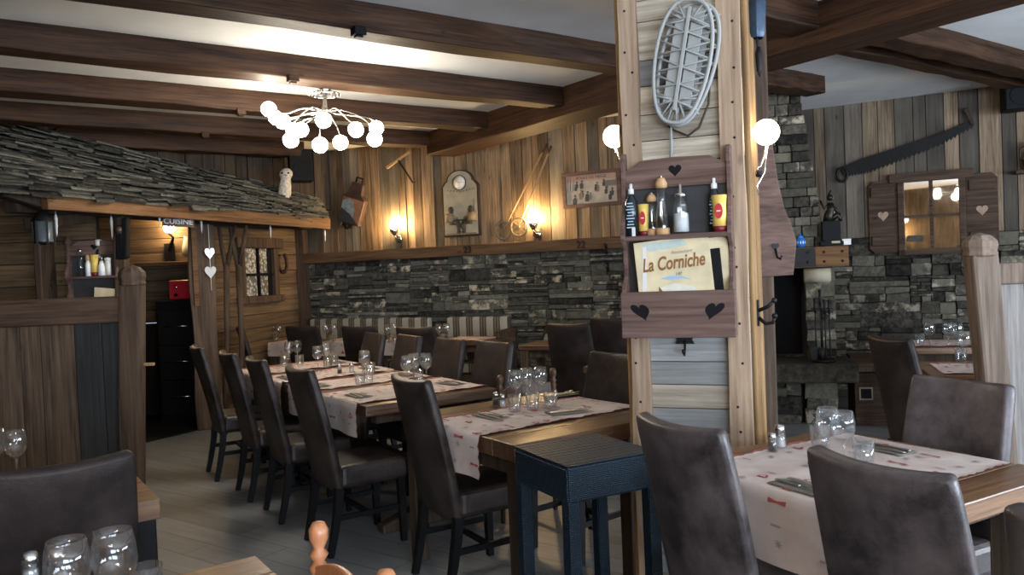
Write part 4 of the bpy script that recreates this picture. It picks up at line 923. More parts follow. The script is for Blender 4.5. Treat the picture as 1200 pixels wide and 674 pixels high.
# napkins with cutlery
def napkin(T, label):
    r = thing('napkin', label, 'napkin', T); mb = MB(); rr = random.Random(hash(label) % 99)
    mb.grid(lambda a, b: ((a - .5) * .20, (b - .5) * .105, .003 + .004 * math.sin(a * 7) * (b - .3) ** 2 + .0015 * math.sin(b * 8)), 14, 8, 'napkin'); part(mb, 'folded_paper', r, solid=.002); return r
def fork(T, label):
    r = thing('fork', label, 'fork', T); mb = MB(); mb.grid(lambda a, b: (-.095 + a * .14, (b - .5) * (.012 + .004 * (1 - a) - (.006 if a > .5 else 0)), .004 * math.sin(a * 3)), 10, 2, 'cutlery')
    mb.grid(lambda a, b: (.045 + a * .02, (b - .5) * (.008 + .016 * a), .001 + .003 * a), 4, 2, 'cutlery'); part(mb, 'handle', r, solid=.002)
    mb = MB()
    for k in range(4): mb.bar((.065, (k - 1.5) * .006, .004), (.1, (k - 1.5) * .0055, .007), .003, .002, 'cutlery')
    part(mb, 'tines', r); return r
def knife(T, label):
    r = thing('knife', label, 'knife', T); mb = MB(); mb.bar((-.1, 0, .003), (0, 0, .003), .015, .005, 'cutlery', w2=.011); part(mb, 'handle', r, bev=.001)
    mb = MB(); mb.prism([(0, -.004), (.1, -.006), (.115, .004), (.09, .010), (0, .007)], .0015, 'cutlery', Tr(0, 0, .004) @ Rx(-90)); part(mb, 'blade', r); return r
NP = {}
def setting(p, z, deg, where):
    T = Tr(p[0], p[1], z) @ Rz(deg)
    for k, f, TT, a in (('n', napkin, T, 'grey napkin '), ('f', fork, T @ Tr(0, .015, .008) @ Rz(4), 'fork on the napkin '), ('k', knife, T @ Tr(0.005, -.02, .008) @ Rz(-3), 'knife on the napkin ')):
        if k not in NP: NP[k] = f(TT, a + where)
        else: dup(NP[k], TT, a + where)
zc = ZT_ + .004
setting(PZ(941, 573, zc), zc + .003, -62, 'at the hanging end of the brown table'); setting(PZ(1036, 528, zc), zc + .003, 118, 'behind the tumbler on the brown table')
setting(PZ(575, 489, zc), zc + .003, -56, 'over the hanging end of the stool table'); setting(PZ(664, 484, zc), zc + .003, 20, 'at the scalloped edge of the stool table'); setting(PZ(656, 464, zc), zc + .003, 30, 'at the far side of the stool table')
o_ = ('first', 'second', 'third', 'fourth')
for k, v in enumerate((4.5, 5.15, 5.74, 6.38)):
    setting(uv(1.98, v), zc + .003, UA - 90 + rnd.uniform(-8, 8), o_[k] + ' from the pillar, row side of long table')
    setting(uv(2.62, v), zc + .003, UA + 90 + rnd.uniform(-8, 8), o_[k] + ' from the pillar, wall side of long table')
# ---------------------------------------------------------------- chandelier
cc = PD(380, 104, 5.98); ch = thing('chandelier', 'cluster ceiling lamp with many curling arms and glowing white bulbs', 'chandelier', Tr(cc.x, cc.y, 2.895))
mb = MB(); mb.lathe([(0, 0), (.05, 0), (.05, -.03), (.035, -.045), (0, -.045)], 'chrome', 24); part(mb, 'ceiling_cup', ch)
mb = MB()
P = []
for k in range(33):
    a = 2 * PI * k / 32; P.append((.11 * math.cos(a), .11 * math.sin(a), -.055))
mb.tube(P[:-1], .008, 'chrome', 8, True); mb.lathe([(0, -.05), (.11, -.052), (.11, -.056), (0, -.058)], 'glass', 32); part(mb, 'disc', ch)
base = Vector((0, 0, -.06)); W = ch.matrix_world.translation
bulbs = [(315, 128, 5.9), (323, 138, 6.3), (331, 142, 5.75), (341, 164, 5.65), (343, 152, 6.35), (353, 152, 6.05), (375, 170, 5.6), (379, 141, 5.55), (399, 167, 6.0), (417, 152, 5.8), (441, 150, 6.15), (439, 163, 5.85)]
for k, (px, py, d) in enumerate(bulbs):
    c = PD(px, py, d) - W; out = Vector((c.x, c.y, 0)); 
    neck = Vector((out.x * .06, out.y * .06, -.17)); m1 = Vector((out.x * .38, out.y * .38, -.20 + rnd.uniform(-.03, .05))); m2 = Vector((out.x * .8, out.y * .8, (c.z) * .5 - .11 + rnd.uniform(-.01, .07)))
    pts = [Vector((out.x * .03, out.y * .03, -.04)), neck, m1, m2, c + Vector((0, 0, .045))]
    sm = []
    for q in range(len(pts) - 1):
        for e in range(5):
            t = e / 5; p0, p1, p2, p3 = pts[max(q - 1, 0)], pts[q], pts[q + 1], pts[min(q + 2, len(pts) - 1)]
            sm.append(.5 * ((2 * p1) + (p2 - p0) * t + (2 * p0 - 5 * p1 + 4 * p2 - p3) * t * t + (3 * p1 - p0 - 3 * p2 + p3) * t ** 3))
    sm.append(pts[-1]); mb = MB(); mb.tube(sm, .0045, 'chrome', 8); am = part(mb, 'arm', ch)
    mb = MB(); mb.sphere(c, .055, 'bulb', 20); mb.build('bulb', am)
for px, py, d, lab in ((343, 92, 5.7, 'small wooden block on the beam before the chandelier'), (282, 131, 6.9, 'small block on the beam beyond the chandelier'), (240, 158, 8.1, 'small block on the far dark beam above the roof'), (420, 37, 4.5, 'black square box under the beam nearest overhead')):
    p = PD(px, py, d); mb = MB(); mb.box((0, 0, 0), (.07, .07, .05), 'beam' if px < 400 else 'black'); mb.box((0, 0, -.03), (.045, .045, .012), 'beam' if px < 400 else 'black')
    zz = 2.87; p = PZ(px, py, zz); tag(mb.build('junction_box', T=Tr(p.x, p.y, zz) @ Rz(UA), bev=.005), lab, 'box')
# ---------------------------------------------------------------- on the back wall
OFFW = .012
def WB(px, py, off=0.0): return FB.hit(px, py, off)
def sconce(px, py, label):
    x, z = WB(px, py, .1); r = thing('wall_sconce', label, 'wall lamp', FB.M @ Tr(x, -.1, z))
    mb = MB(); mb.lathe([(0, -.02), (.028, -.018), (.045, .01), (.05, .045), (.043, .08), (.02, .1), (0, .102)], 'sconce', 20); part(mb, 'flame_bulb', r)
    mb = MB(); mb.lathe([(0, -.09), (.02, -.085), (.045, -.05), (.055, -.015), (.05, -.015), (.04, -.045), (0, -.07)], 'chrome', 20); part(mb, 'cup', r)
    mb = MB(); mb.tube([(0, 0, -.085), (0, .03, -.13), (0, .085, -.13)], .008, 'chrome'); mb.lathe([(0, 0), (.05, 0), (.045, .015), (0, .018)], 'chrome', 20, Tr(0, .095, -.13) @ Rx(90)); part(mb, 'bracket', r)
    return r
sconce(462, 267, 'glowing wall lamp between the painted cowbell and the wall clock'); sconce(625, 260, 'glowing wall lamp beside the ski pole baskets')
# clock
x0, z0 = WB(543, 277); x1, z1 = WB(543, 199); xl, _ = WB(520, 250); xr, _ = WB(564, 250); w = xr - xl; h = z1 - z0
ck = thing('wall_clock', 'arched relief wall clock with two carved figures at a table', 'clock', FB.M @ Tr((xl + xr) / 2, -.0, z0))
out = [(-w / 2, 0), (w / 2, 0), (w / 2, h * .76), (w * .42, h * .82), (w * .38, h * .84)] + [(w * .36 * math.cos(a), h * .84 + h * .16 * math.sin(a)) for a in [PI * k / 14 for k in range(15)]] + [(-w * .38, h * .84), (-w * .42, h * .82), (-w / 2, h * .76)]
mb = MB(); mb.prism(out, .035, 'rust', Tr(0, -.035, 0)); part(mb, 'frame', ck, bev=.006)
mb = MB(); mb.prism([(x * .88, .02 + z * .955) for x, z in out], .01, 'parch', Tr(0, -.042, 0)); part(mb, 'relief_panel', ck)
mb = MB(); mb.lathe([(0, 0), (w * .17, 0), (w * .17, .006), (0, .006)], 'white', 28, Tr(0, -.042, h * .805) @ Rx(90))
mb.lathe([(w * .165, .0), (w * .18, .0), (w * .18, .009), (w * .165, .009)], 'iron', 28, Tr(0, -.042, h * .805) @ Rx(90)); part(mb, 'dial', ck)
mb = MB(); c = Vector((0, -.050, h * .805)); mb.bar(c, c + Vector((-w * .1, 0, w * .05)), .002, .008, 'iron', up=(0, 1, 0)); mb.bar(c, c + Vector((w * .12, 0, -.0)), .002, .006, 'iron', up=(0, 1, 0))
for k in range(12): a = k * PI / 6; mb.bar(c + Vector((math.cos(a) * w * .13, 0, math.sin(a) * w * .13)), c + Vector((math.cos(a) * w * .155, 0, math.sin(a) * w * .155)), .001, .005, 'iron', up=(0, 1, 0))
part(mb, 'hands', ck)
mb = MB()
def fig(mb, cx, s, m1, m2):  # a seated relief figure
    T = Tr(cx, -.047, .03) @ Matrix.Diagonal((s * w, .12, h, 1))
    mb.sphere(T @ Vector((.03, 0, .36)), w * .075, m2, 12, (1, .3, 1.2))
    for a, b, r0, r1, m in (((0, 0, .31), (.0, 0, .18), .10, .12, m1), ((0, 0, .18), (.2, 0, .17), .07, .05, m2), ((.2, 0, .17), (.22, 0, .03), .05, .04, m2), ((.02, 0, .28), (.2, 0, .23), .045, .03, m1), ((.18, 0, .03), (.27, 0, .02), .035, .03, m2)):
        p, q = T @ Vector(a), T @ Vector(b); n = 5
        mb.tube([p, p.lerp(q, .5), q], [r0 * w, (r0 + r1) / 2 * w, r1 * w], m, 8)
M['carve'] = plain('carved_tan', (.20, .15, .09), .7); M['carve2'] = plain('carved_dark', (.045, .034, .024), .7)
fig(mb, -.28 * w, 1, 'carve', 'carve2'); fig(mb, .30 * w, -1, 'carve', 'carve2')
mb.box((0, -.047, .03 + h * .205), (w * .34, .014, .018), 'carve2'); mb.bar((-.03, -.046, .03 + h * .2), (.04, -.046, .04), .01, .014, 'carve2', up=(0, 1, 0)); mb.bar((.03, -.046, .03 + h * .2), (-.04, -.046, .04), .01, .014, 'carve2', up=(0, 1, 0))
mb.box((0, -.045, .02 + h * .01), (w * .8, .008, .02), 'carve')
part(mb, 'figures', ck)
mb = MB()
for k in range(9): mb.bar((-w * .34 + k * w * .085, -.045, h * .66 - abs(k - 4) * -.006), (-w * .30 + k * w * .085, -.045, h * .675 - abs(k - 4) * -.006), .004, .007, 'carve2', up=(0, 1, 0))
mb.bar((w * .36, -.044, h * .3), (w * .36, -.044, h * .55), .01, .018, 'carve2', up=(0, 1, 0), w2=.003, h2=.004); part(mb, 'carving', ck)
# cowbell with painting
x, z = WB(416, 237, .05); cb = thing('painted_cowbell', 'tilted brown cowbell with a mountain painting, on the plank wall', 'bell', FB.M @ Tr(x, -.055, z) @ Ry(19))
def rect_loft(mb, rows, m):
    i = mb.mi(m); R = [[mb.bm.verts.new(q) for q in ((-w_, -d_, z_), (w_, -d_, z_), (w_, d_, z_), (-w_, d_, z_))] for z_, w_, d_ in rows]
    for a, b in zip(R, R[1:]):
        for e in range(4): mb._f([a[e], a[(e + 1) % 4], b[(e + 1) % 4], b[e]], i)
    mb._f(R[0][::-1], i); mb._f(R[-1], i)
mb = MB(); rect_loft(mb, ((-.27, .155, .045), (.05, .165, .045), (.08, .13, .04), (.10, .10, .038), (.24, .085, .03)), 'bell'); part(mb, 'body', cb, bev=.012)
mb = MB(); mb.tube([(-.05, 0, .24), (-.05, 0, .30), (.04, 0, .30), (.04, 0, .24)], .01, 'iron'); part(mb, 'handle', cb)
M['psky'] = plain('painted_orange_sky', (.26, .12, .055), .6, noise=.3, nscale=10); M['pmt'] = plain('painted_mountain', (.20, .24, .25), .6, noise=.4, nscale=18); M['pdk'] = plain('painted_dark_rock', (.03, .035, .035), .6)
mb = MB(); y = -.047
mb.flat([(-.14, y, -.25), (.145, y, -.25), (.15, y, .04), (-.15, y, .04)], 'psky'); mb.flat([(-.14, y - .001, -.2), (.05, y - .001, -.2), (.06, y - .001, -.10), (.02, y - .001, -.0), (-.06, y - .001, .035), (-.145, y - .001, -.02)], 'pmt'); mb.flat([(-.14, y - .002, -.25), (.145, y - .002, -.25), (.06, y - .002, -.19), (.0, y - .002, -.15), (-.06, y - .002, -.13), (-.14, y - .002, -.1)], 'pdk'); part(mb, 'painting', cb)
mb = MB(); mb.box((-.02, 0, -.30), (.17, .05, .05), 'chrome'); mb.sphere((-.03, 0, -.31), .04, 'iron', 12); part(mb, 'clapper', cb, bev=.006)
# pick with wooden handle
a, b, c = WB(453, 197, .03), WB(480, 178, .03), WB(467, 188, .03); d_ = WB(484, 214, .03)
pk = thing('mountaineering_pick', 'old pick hanging on the planks above the first wall lamp', 'pick', FB.M)
mb = MB(); mb.bar((a[0], -.03, a[1]), (b[0], -.03, b[1]), .035, .035, 'bamboo', w2=.028, h2=.028); part(mb, 'wooden_shaft', pk, bev=.008)
mb = MB(); mb.tube([(c[0], -.035, c[1]), ((c[0] + d_[0]) / 2, -.035, (c[1] + d_[1]) / 2), (d_[0], -.035, d_[1]), (d_[0] + .04, -.035, d_[1])], [.013, .011, .009, .003], 'iron', 6); part(mb, 'iron_spike', pk)
# ski poles
M['basket'] = plain('basket_leather', (.16, .13, .09), .7)
def skipole(p0, p1, off, label):
    a, b = WB(*p0, off), WB(*p1, off); t = thing('ski_pole', label, 'ski pole', FB.M @ Tr(a[0], -off, a[1])); v = Vector((b[0] - a[0], 0, b[1] - a[1]))
    mb = MB(); mb.tube([v.normalized() * -.06, (0, 0, 0), v], [.003, .008, .011], 'bamboo', 8); part(mb, 'shaft', t)
    mb = MB(); rr = .098; Q = Ry(8)
    P = [(rr * math.cos(2 * PI * k / 28), 0, rr * math.sin(2 * PI * k / 28)) for k in range(28)]; mb.tube(P, .013, 'basket', 8, True)
    for k in range(8):
        e = PI / 4 * k; mb.bar((0, 0, 0), (rr * math.cos(e), 0, rr * math.sin(e)), .006, .016, 'basket', up=(0, 1, 0))
    mb.sphere((0, 0, 0), .022, 'basket', 10, (1, .6, 1)); part(mb, 'snow_basket', t)
    mb = MB(); mb.tube([v * .9, v], .014, 'rust', 8); part(mb, 'grip', t); return t
skipole((590, 270), (641, 168), .04, 'cane ski pole whose round basket is farther from the wall lamp'); skipole((608, 266), (646, 171), .075, 'cane ski pole whose round basket touches the wall lamp glow')
# poster
xa, za = WB(661, 245); xb, zb_ = WB(727, 197); w, h = xb - xa, zb_ - za
po = thing('framed_poster', 'wooden framed print of children in snow, titled, on the plank wall', 'print', FB.M @ Tr((xa + xb) / 2, 0, (za + zb_) / 2) @ Ry(-.6))
mb = MB()
for cx, cz, sx, sz in ((0, h / 2 - .02, w, .04), (0, -h / 2 + .02, w, .04), (-w / 2 + .02, 0, .04, h - .081), (w / 2 - .02, 0, .04, h - .081)): mb.box((cx, -.015, cz), (sx, .03, sz), 'rack')
part(mb, 'frame', po, bev=.004)
M['psnow'] = plain('printed_snow', (.38, .33, .28), .6, noise=.2, nscale=10); M['ppink'] = plain('printed_pink_sky', (.36, .24, .19), .6); M['pbg'] = plain('printed_grey_houses', (.14, .12, .1), .6)
mb = MB(); w2, h2 = w / 2 - .04, h / 2 - .04; mb.box((0, -.008, -h2 * .2), (w2 * 2, .01, h2 * 1.6), 'psnow'); mb.box((0, -.009, h2 * .78), (w2 * 2, .01, h2 * .42), 'ppink')
rr = random.Random(5)
mb.box((w2 * .75, -.0145, h2 * .3), (w2 * .45, .001, h2 * .4), 'pbg'); 
for k in range(16):
    cx, cz = rr.uniform(-w2 * .9, w2 * .9), rr.uniform(-h2 * .75, h2 * .35); s = rr.uniform(.025, .05); m = rr.choice(('pbg', 'pdk', 'carve2', 'pdk'))
    mb.flat([(cx - s * .5, -.0150 - k * .0001, cz - s), (cx + s * .4, -.0150 - k * .0001, cz - s), (cx + s * .6, -.0150 - k * .0001, cz + s * .2), (cx + s * .1, -.0150 - k * .0001, cz + s * .9), (cx - s * .5, -.0150 - k * .0001, cz + s * .3)], m)
    mb.flat([(cx + s * .1 + .012 * math.cos(q * PI / 4), -.0152 - k * .0001, cz + s * 1.1 + .012 * math.sin(q * PI / 4)) for q in range(8)], m)
for k in range(3): mb.bar((-w2 * .95 + k * .03, -.0148, -h2 * .1), (-w2 * .9 + k * .03, -.0148, h2 * .9), .001, .006, 'carve2', up=(0, 1, 0))
part(mb, 'snow_scene', po)
mb = MB(); mb.text('BOULE DE NEIGE', .045, 'carve2', Tr(0, -.0155, h2 * .8), 0, .0004); part(mb, 'title_lettering', po)
for t, px, py in (('23', 548, 293), ('22', 681, 287)):
    x, z = WB(px, py, .153); mb = MB(); mb.text(t, .105, 'iron', I4, 0, .003, .002); o = mb.build('table_number', T=FB.M @ Tr(x, -.154, z)); tag(o, 'black metal numeral %s on the wall rail below the %s' % (t, 'clock' if t == '23' else 'framed print'), 'number')
for px, py, off, lab in ((711, 292, .155, 'upper iron hook at the pillar end of the wall rail'), (713, 312, .05, 'lower iron hook on the stones beside the menu rack')):
    hook(FB, px, py, off, lab, .10, 1)
# striped benches
def bench(px0, px1, py, lab):
    x0, z0 = WB(px0, py, .12); x1, _ = WB(px1, py, .12); w = x1 - x0; t = thing('upholstered_bench', lab, 'bench', FB.M @ Tr(x0, 0, 0)); zt = .97
    mb = MB(); mb.box((w / 2, -.13, (zt + .45) / 2), (w, .11, zt - .45), 'stripe'); part(mb, 'backrest', t, bev=.03, seg=3)
    mb = MB(); mb.box((w / 2, -.31, .43), (w, .36, .11), 'stripe'); part(mb, 'seat_cushion', t, bev=.03, seg=3)
    mb = MB(); mb.box((w / 2, -.28, .19), (w - .04, .3, .37), 'rail'); part(mb, 'base', t, bev=.005)
    mb = MB(); mb.box((w + .02, -.29, .42), (.04, .44, .84), 'rail'); part(mb, 'end_board', t, bev=.01)
bench(366, 505, 377, 'striped upholstered bench below the wall lamp, nearer the kitchen'); bench(526, 598, 375, 'shorter striped bench ending at bare stone')
# ---------------------------------------------------------------- hut front
def WH(px, py, off=0.0): return FH.hit(px, py, off)
xa, _ = WH(287, 315, .03); xb, _ = WH(321, 315, .03); _, za = WH(304, 347, .03); _, zb_ = WH(304, 291, .03)
w, h = xb - xa, zb_ - za; hw = thing('hut_window', 'small framed window with lace curtain in the kitchen hut wall', 'window', FH.M @ Tr((xa + xb) / 2, -.0, (za + zb_) / 2))
mb = MB(); mb.box((0, -.03, h / 2 + .06), (w + .34, .09, .12), 'post'); part(mb, 'lintel', hw, bev=.012)
mb = MB()
for s in (-1, 1): mb.box((s * (w / 2 + .045), -.02, 0), (.09, .05, h), 'post')
mb.box((0, -.03, -h / 2 - .04), (w + .28, .09, .08), 'post'); part(mb, 'frame', hw, bev=.006)
mb = MB(); mb.box((0, -.015, 0), (.025, .02, h), 'black'); mb.box((0, -.015, -h * .06), (w, .02, .02), 'black'); part(mb, 'glazing_bar', hw)
mb = MB(); mb.box((0, .004, 0), (w, .004, h), 'black'); part(mb, 'dark_pane', hw)
mb = MB()
for s in (-1, 1): 
    mb.grid(lambda a, b: (s * w * .24 - (w * .06 if s > 0 else 0) + (b - .5) * w * (.38 if s < 0 else .3), -.006 + .003 * math.sin(b * 20), h / 2 - a * h * (.52)), 6, 12, 'lace'); mb.grid(lambda a, b: (s * w * .24 - (w * .06 if s > 0 else 0) + (b - .5) * w * (.38 if s < 0 else .3), -.006 + .003 * math.sin(b * 20), -h * .08 - a * h * .41), 6, 12, 'lace')
part(mb, 'lace_curtain', hw)
x, z = WH(332, 308, .02); mb = MB(); mb.tube([(.09 * math.sin(a) * 1.0, -.015, -.11 * math.cos(a) * 1.05) for a in [-2.55 + 5.1 * k / 16 for k in range(17)]], [.02] * 17, 'rust', 6); tag(mb.build('horseshoe', T=FH.M @ Tr(x, 0, z) @ Ry(-6)), 'rusty horseshoe nailed beside the lace curtained window', 'horseshoe')
# garland post
pA, pB = PD(248, 520, 8.05), PD(246, 262, 8.05)
t = thing('carved_door_post', 'wide wavy-edged wooden post at the kitchen doorway with a hung garland', 'post', Tr(pA.x, pA.y, 0) @ Rz(25))
mb = MB(); L_, Rr = [], []
for k in range(13):
    q = k / 12; z = 2.14 * q; L_.append((-.125 - .012 * math.sin(q * 11), z)); Rr.append((.12 + .012 * math.sin(q * 8 + 1), z))
mb.prism(L_ + Rr[::-1], .09, 'post', Tr(0, -.0, 0)); part(mb, 'board', t, bev=.012)
mb = MB(); mb.bar((-.07, -.02, 1.25), (-.07, -.02, 2.1), .05, .03, 'fascia'); part(mb, 'batten', t, bev=.005)
g = thing('heart_garland', 'silver and white hearts strung down the kitchen door post', 'garland', t.matrix_world @ Tr(.07, -.03, 0))
mb = MB(); mb.tube([(0, 0, 2.08), (0, 0, 1.4)], .004, 'white', 6); part(mb, 'string', g)
pz1, pz2 = PD(257, 296, 8.05).z, PD(258, 318, 8.05).z
mb = MB(); mb.prism([(x, z + pz1) for x, z in heart(.095, .12)], .03, 'chrome', Tr(0, -.02, 0)); part(mb, 'silver_heart', g, bev=.01)
mb = MB(); mb.prism([(x, z + pz2) for x, z in heart(.11, .13)], .012, 'white', Tr(0, -.012, 0)); part(mb, 'white_heart', g, bev=.004)
# old wooden forks / skis
def fork_tool(px0, py0, px1, py1, lab, m):
    a, b = PD(px0, 500, 8.3), PD(px1, py1, 8.2); a.z = 0; t = thing('wooden_hay_fork', lab, 'hay fork', Tr(a)); v = b - a
    mb = MB(); mb.tube([(0, 0, 0), v * .4 + Vector((.02, 0, 0)), v * .82], [.034, .03, .034], m, 8); part(mb, 'handle', t)
    mb = MB()
    for s in (-1, 1): mb.tube([v * .8, v * .9 + Vector((s * .045, 0, 0)), v + Vector((s * .085, 0, .03))], [.03, .026, .015], m, 8)
    part(mb, 'prongs', t)
fork_tool(263, 385, 266, 268, 'dark wooden hay fork leaning nearer the garland post', 'post'); fork_tool(283, 390, 279, 268, 'dark wooden hay fork leaning nearer the hut window', 'post')
# sign CUISINE
p = PD(209, 259, 7.12); t = thing('kitchen_sign', 'small wooden plaque lettered CUISINE above the kitchen doorway', 'sign', Tr(p) @ Rz(18) @ Ry(4))
mb = MB(); mb.box((0, 0, 0), (.26, .02, .105), 'rack'); part(mb, 'board', t, bev=.004)
mb = MB(); mb.text('CUISINE', .066, 'white', Tr(0, -.012, -.008), 0, .001, .001); part(mb, 'lettering', t)
mb = MB(); mb.tube([(-.1, 0, .05), (-.1, 0, .12)], .003, 'iron', 6); mb.tube([(.1, 0, .05), (.1, 0, .12)], .003, 'iron', 6); part(mb, 'hanger', t)
# icicle ornaments under the eaves
for k, (px, py, d) in enumerate(((66, 265, 5.9), (131, 268, 6.4), (187, 258, 6.9), (236, 264, 7.6), (317, 272, 8.7), (381, 277, 9.3))):
    p = PD(px, py, d); mb = MB(); L2 = (28, 28, 14, 20, 16, 14)[k] / 940 * d; mb.lathe([(0, -L2 * .5), (.006, -L2 * .3), (.012, L2 * .3), (.006, L2 * .5), (0, L2 * .5)], 'white', 8); mb.tube([(0, 0, L2 * .5), (0, 0, L2 * .5 + .1)], .0015, 'white', 4)
    tag(mb.build('hanging_icicle', T=Tr(p)), 'thin white icicle under the eaves, %s' % ('beside the lantern', 'beside the kitchen panel post', 'before the kitchen light', 'beside the carved door post', 'over the lace curtained window', 'past the far end of the hut')[k], 'ornament')
mb = MB(); mb.box((0, 0, 0), (.09, .02, .012), 'white'); tag(mb.build('clip', T=Tr(PD(77, 258, 6.2))), 'short white bar under the dark eaves beside the lantern', 'clip')
# lantern
M['lanternglass'] = plain('dim_lantern_glass', (.10, .12, .13), .25)
p = PD(51, 268, 5.75); t = thing('hanging_lantern', 'black iron lantern with milky glass hanging under the roof corner', 'lantern', Tr(p) @ Rz(20))
mb = MB(); mb.lathe([(.062, -.1), (.062, .055), (0, .055), ], 'lanternglass', 6); part(mb, 'glass', t)
mb = MB(); mb.lathe([(.075, .05), (.072, .065), (.04, .11), (.015, .13), (0, .13)], 'iron', 6); mb.tube([(0, 0, .12), (0, 0, .2)], .004, 'iron', 6); part(mb, 'roof', t)
mb = MB()
for k in range(6): a = k * PI / 3; mb.bar((.066 * math.cos(a), .066 * math.sin(a), -.12), (.068 * math.cos(a), .068 * math.sin(a), .055), .01, .01, 'iron')
mb.lathe([(0, -.12), (.02, -.11), (.07, -.105), (.072, -.095), (0, -.095)], 'iron', 6); part(mb, 'cage', t)
# owl and speaker on the roof
p = PD(334, 219, 9.15); t = thing('owl_figure', 'white feathered owl standing on the end of the slate roof', 'owl', Tr(p) @ Rz(10))
mb = MB(); mb.lathe([(0, -.17), (.05, -.16), (.075, -.08), (.07, .0), (.06, .06), (.055, .09), (.075, .13), (.07, .17), (.035, .205), (0, .21)], 'owl', 16, Matrix.Shear('XY', 4, (.12, 0))); part(mb, 'body', t)
mb = MB(); mb.prism([(-.008, .13), (.008, .13), (0, .11)], .01, 'carve2', Tr(.02, -.085, .0)); mb.sphere((-.02, -.065, .15), .012, 'black', 8); mb.sphere((.05, -.065, .15), .012, 'black', 8); part(mb, 'face', t)
def speaker(p, rot, s, lab):
    t = thing('loudspeaker', lab, 'speaker', Tr(p) @ rot); mb = MB(); mb.box((0, 0, 0), (.22 * s, .2 * s, .3 * s), 'black'); part(mb, 'cabinet', t, bev=.01)
    mb = MB(); mb.lathe([(0, -.01), (.07 * s, .0), (.08 * s, .004), (.08 * s, 0), (.02, -.02)], 'black', 20, Tr(0, -.1 * s, -.04 * s) @ Rx(90)); part(mb, 'cone', t)
    mb = MB(); mb.box((0, .13 * s, .0), (.06, .1 * s, .06), 'black'); part(mb, 'bracket', t)
speaker(PD(352, 195, 9.35), Rz(20), 1.2, 'black loudspeaker in the dark corner above the owl')
sx, sz = FR_.hit(1192, 110, .15); speaker(FR_.at(sx, -.27, sz), Rz(-20), 1.15, 'black loudspeaker high on the plank wall by the photo edge')
# ---------------------------------------------------------------- kitchen
FKi = Fr(-4.6, 9.0, 3)
def WK(px, py, off): return FKi.hit(px, py, off)
x, z = WK(198, 268, .12); t = thing('kitchen_wall_lamp', 'bright lamp on a black bracket in the kitchen doorway', 'wall lamp', FKi.M @ Tr(x, -.12, z))
mb = MB(); mb.lathe([(0, -.04), (.04, -.035), (.06, 0), (.05, .05), (0, .06)], 'kbulb', 16); part(mb, 'bulb', t)
mb = MB(); mb.tube([(0, .0, -.05), (.04, 0, -.1), (.0, .06, -.16), (-.03, .09, -.24)], [.02, .012, .02, .035], 'iron'); mb.box((-.04, .09, -.26), (.10, .05, .2), 'iron'); part(mb, 'bracket', t, bev=.01)
x, z = WK(228, 291, .06); mb = MB(); mb.grid(lambda a, b: ((a - .5) * .25, -.02 * math.sin(b * 5), (b - .5) * .22 - .04 * (a - .5)), 6, 6, 'parch'); o = mb.build('notice_sheet', T=FKi.M @ Tr(x, -.08, z) @ Ry(6), solid=.003); tag(o, 'pale crumpled sheet pinned inside the kitchen beside the lamp', 'sheet')
x0, z = WK(160, 311, .15); x1, _ = WK(238, 311, .15); mb = MB(); mb.box(((x0 + x1) / 2, -.12, z), (x1 - x0, .24, .05), 'fascia'); tag(mb.build('kitchen_shelf', T=FKi.M, bev=.01), 'plank shelf inside the kitchen below the lit boards', 'shelf')
p = PD(222, 339, 8.6); t = thing('red_cash_box', 'red metal box glimpsed inside the kitchen doorway', 'box', Tr(p) @ Rz(-8))
mb = MB(); mb.box((0, 0, 0), (.32, .26, .20), 'red'); part(mb, 'body', t, bev=.012); mb = MB(); mb.sphere((-.07, -.135, .03), .018, 'chrome', 10); mb.box((-.08, -.132, -.055), (.04, .01, .03), 'black'); part(mb, 'latch', t)
p = PD(219, 400, 8.6); t = thing('oven_stack', 'dark oven unit below the red box in the kitchen', 'oven', Tr(p.x, p.y, 0) @ Rz(-8)); ztop = PD(222, 351, 8.6).z
mb = MB(); mb.box((0, 0, ztop / 2), (.46, .36, ztop - .004), 'black'); part(mb, 'cabinet', t, bev=.008)
for k in range(3):
    mb = MB(); mb.box((0, -.19, .2 + k * (ztop - .2) / 3 + .08), (.4, .02, (ztop - .25) / 3), 'iron'); dr = part(mb, 'oven_door', t, bev=.004); mb = MB(); mb.tube([(-.12, -.22, .3 + k * (ztop - .2) / 3), (.14, -.22, .3 + k * (ztop - .2) / 3)], .008, 'steel'); mb.build('handle', dr)
# rack and things on the boarded panel
def WP(px, py, off=0.0): return FK.hit(px, py, off)
xa, _ = WP(82, 320, .06); xb, _ = WP(141, 320, .06); _, zt = WP(108, 276, .06); _, zs2 = WP(110, 325, .1); _, zm2 = WP(110, 352, .1); _, zb2 = WP(110, 392, .1)
mb = MB(); mb.bar(FK.at(*(WP(59, 300)[0], -.05, 0)), FK.at(WP(59, 300)[0], -.05, 2.25), .30, .06, 'post', up=(1, 0, 0)); o = mb.build('support_board', bev=.01); tag(o, 'wide vertical grey-brown board behind the hanging lantern', 'board')
mb = MB(); x, _ = WP(146, 300); mb.box((x, -.065, 1.12), (.10, .1, 2.24), 'post'); o = mb.build('panel_post', T=FK.M, bev=.012); tag(o, 'dark wooden post at the edge of the rack panel, beside the kitchen doorway', 'post')
rk2 = rack_unit(FK, xa, xb, zt, zs2, zm2, zb2, 'rack', 'darker bottle rack with heart cut-out beside the hanging lantern', dep=.13, hearts=1)
def KP(px, dy=-.09): return FK.M @ Tr(WP(px, 320, .09)[0], dy, zs2 + .011)
def btl(px, pr, m, lab, cap=None, dy=-.09):
    r = thing('rack_bottle', lab, 'bottle', KP(px, dy)); mb = MB(); mb.lathe(pr, m, 14); part(mb, 'body', r)
    if cap: mb = MB(); mb.lathe(cap[0], cap[1], 12); part(mb, 'cap', r)
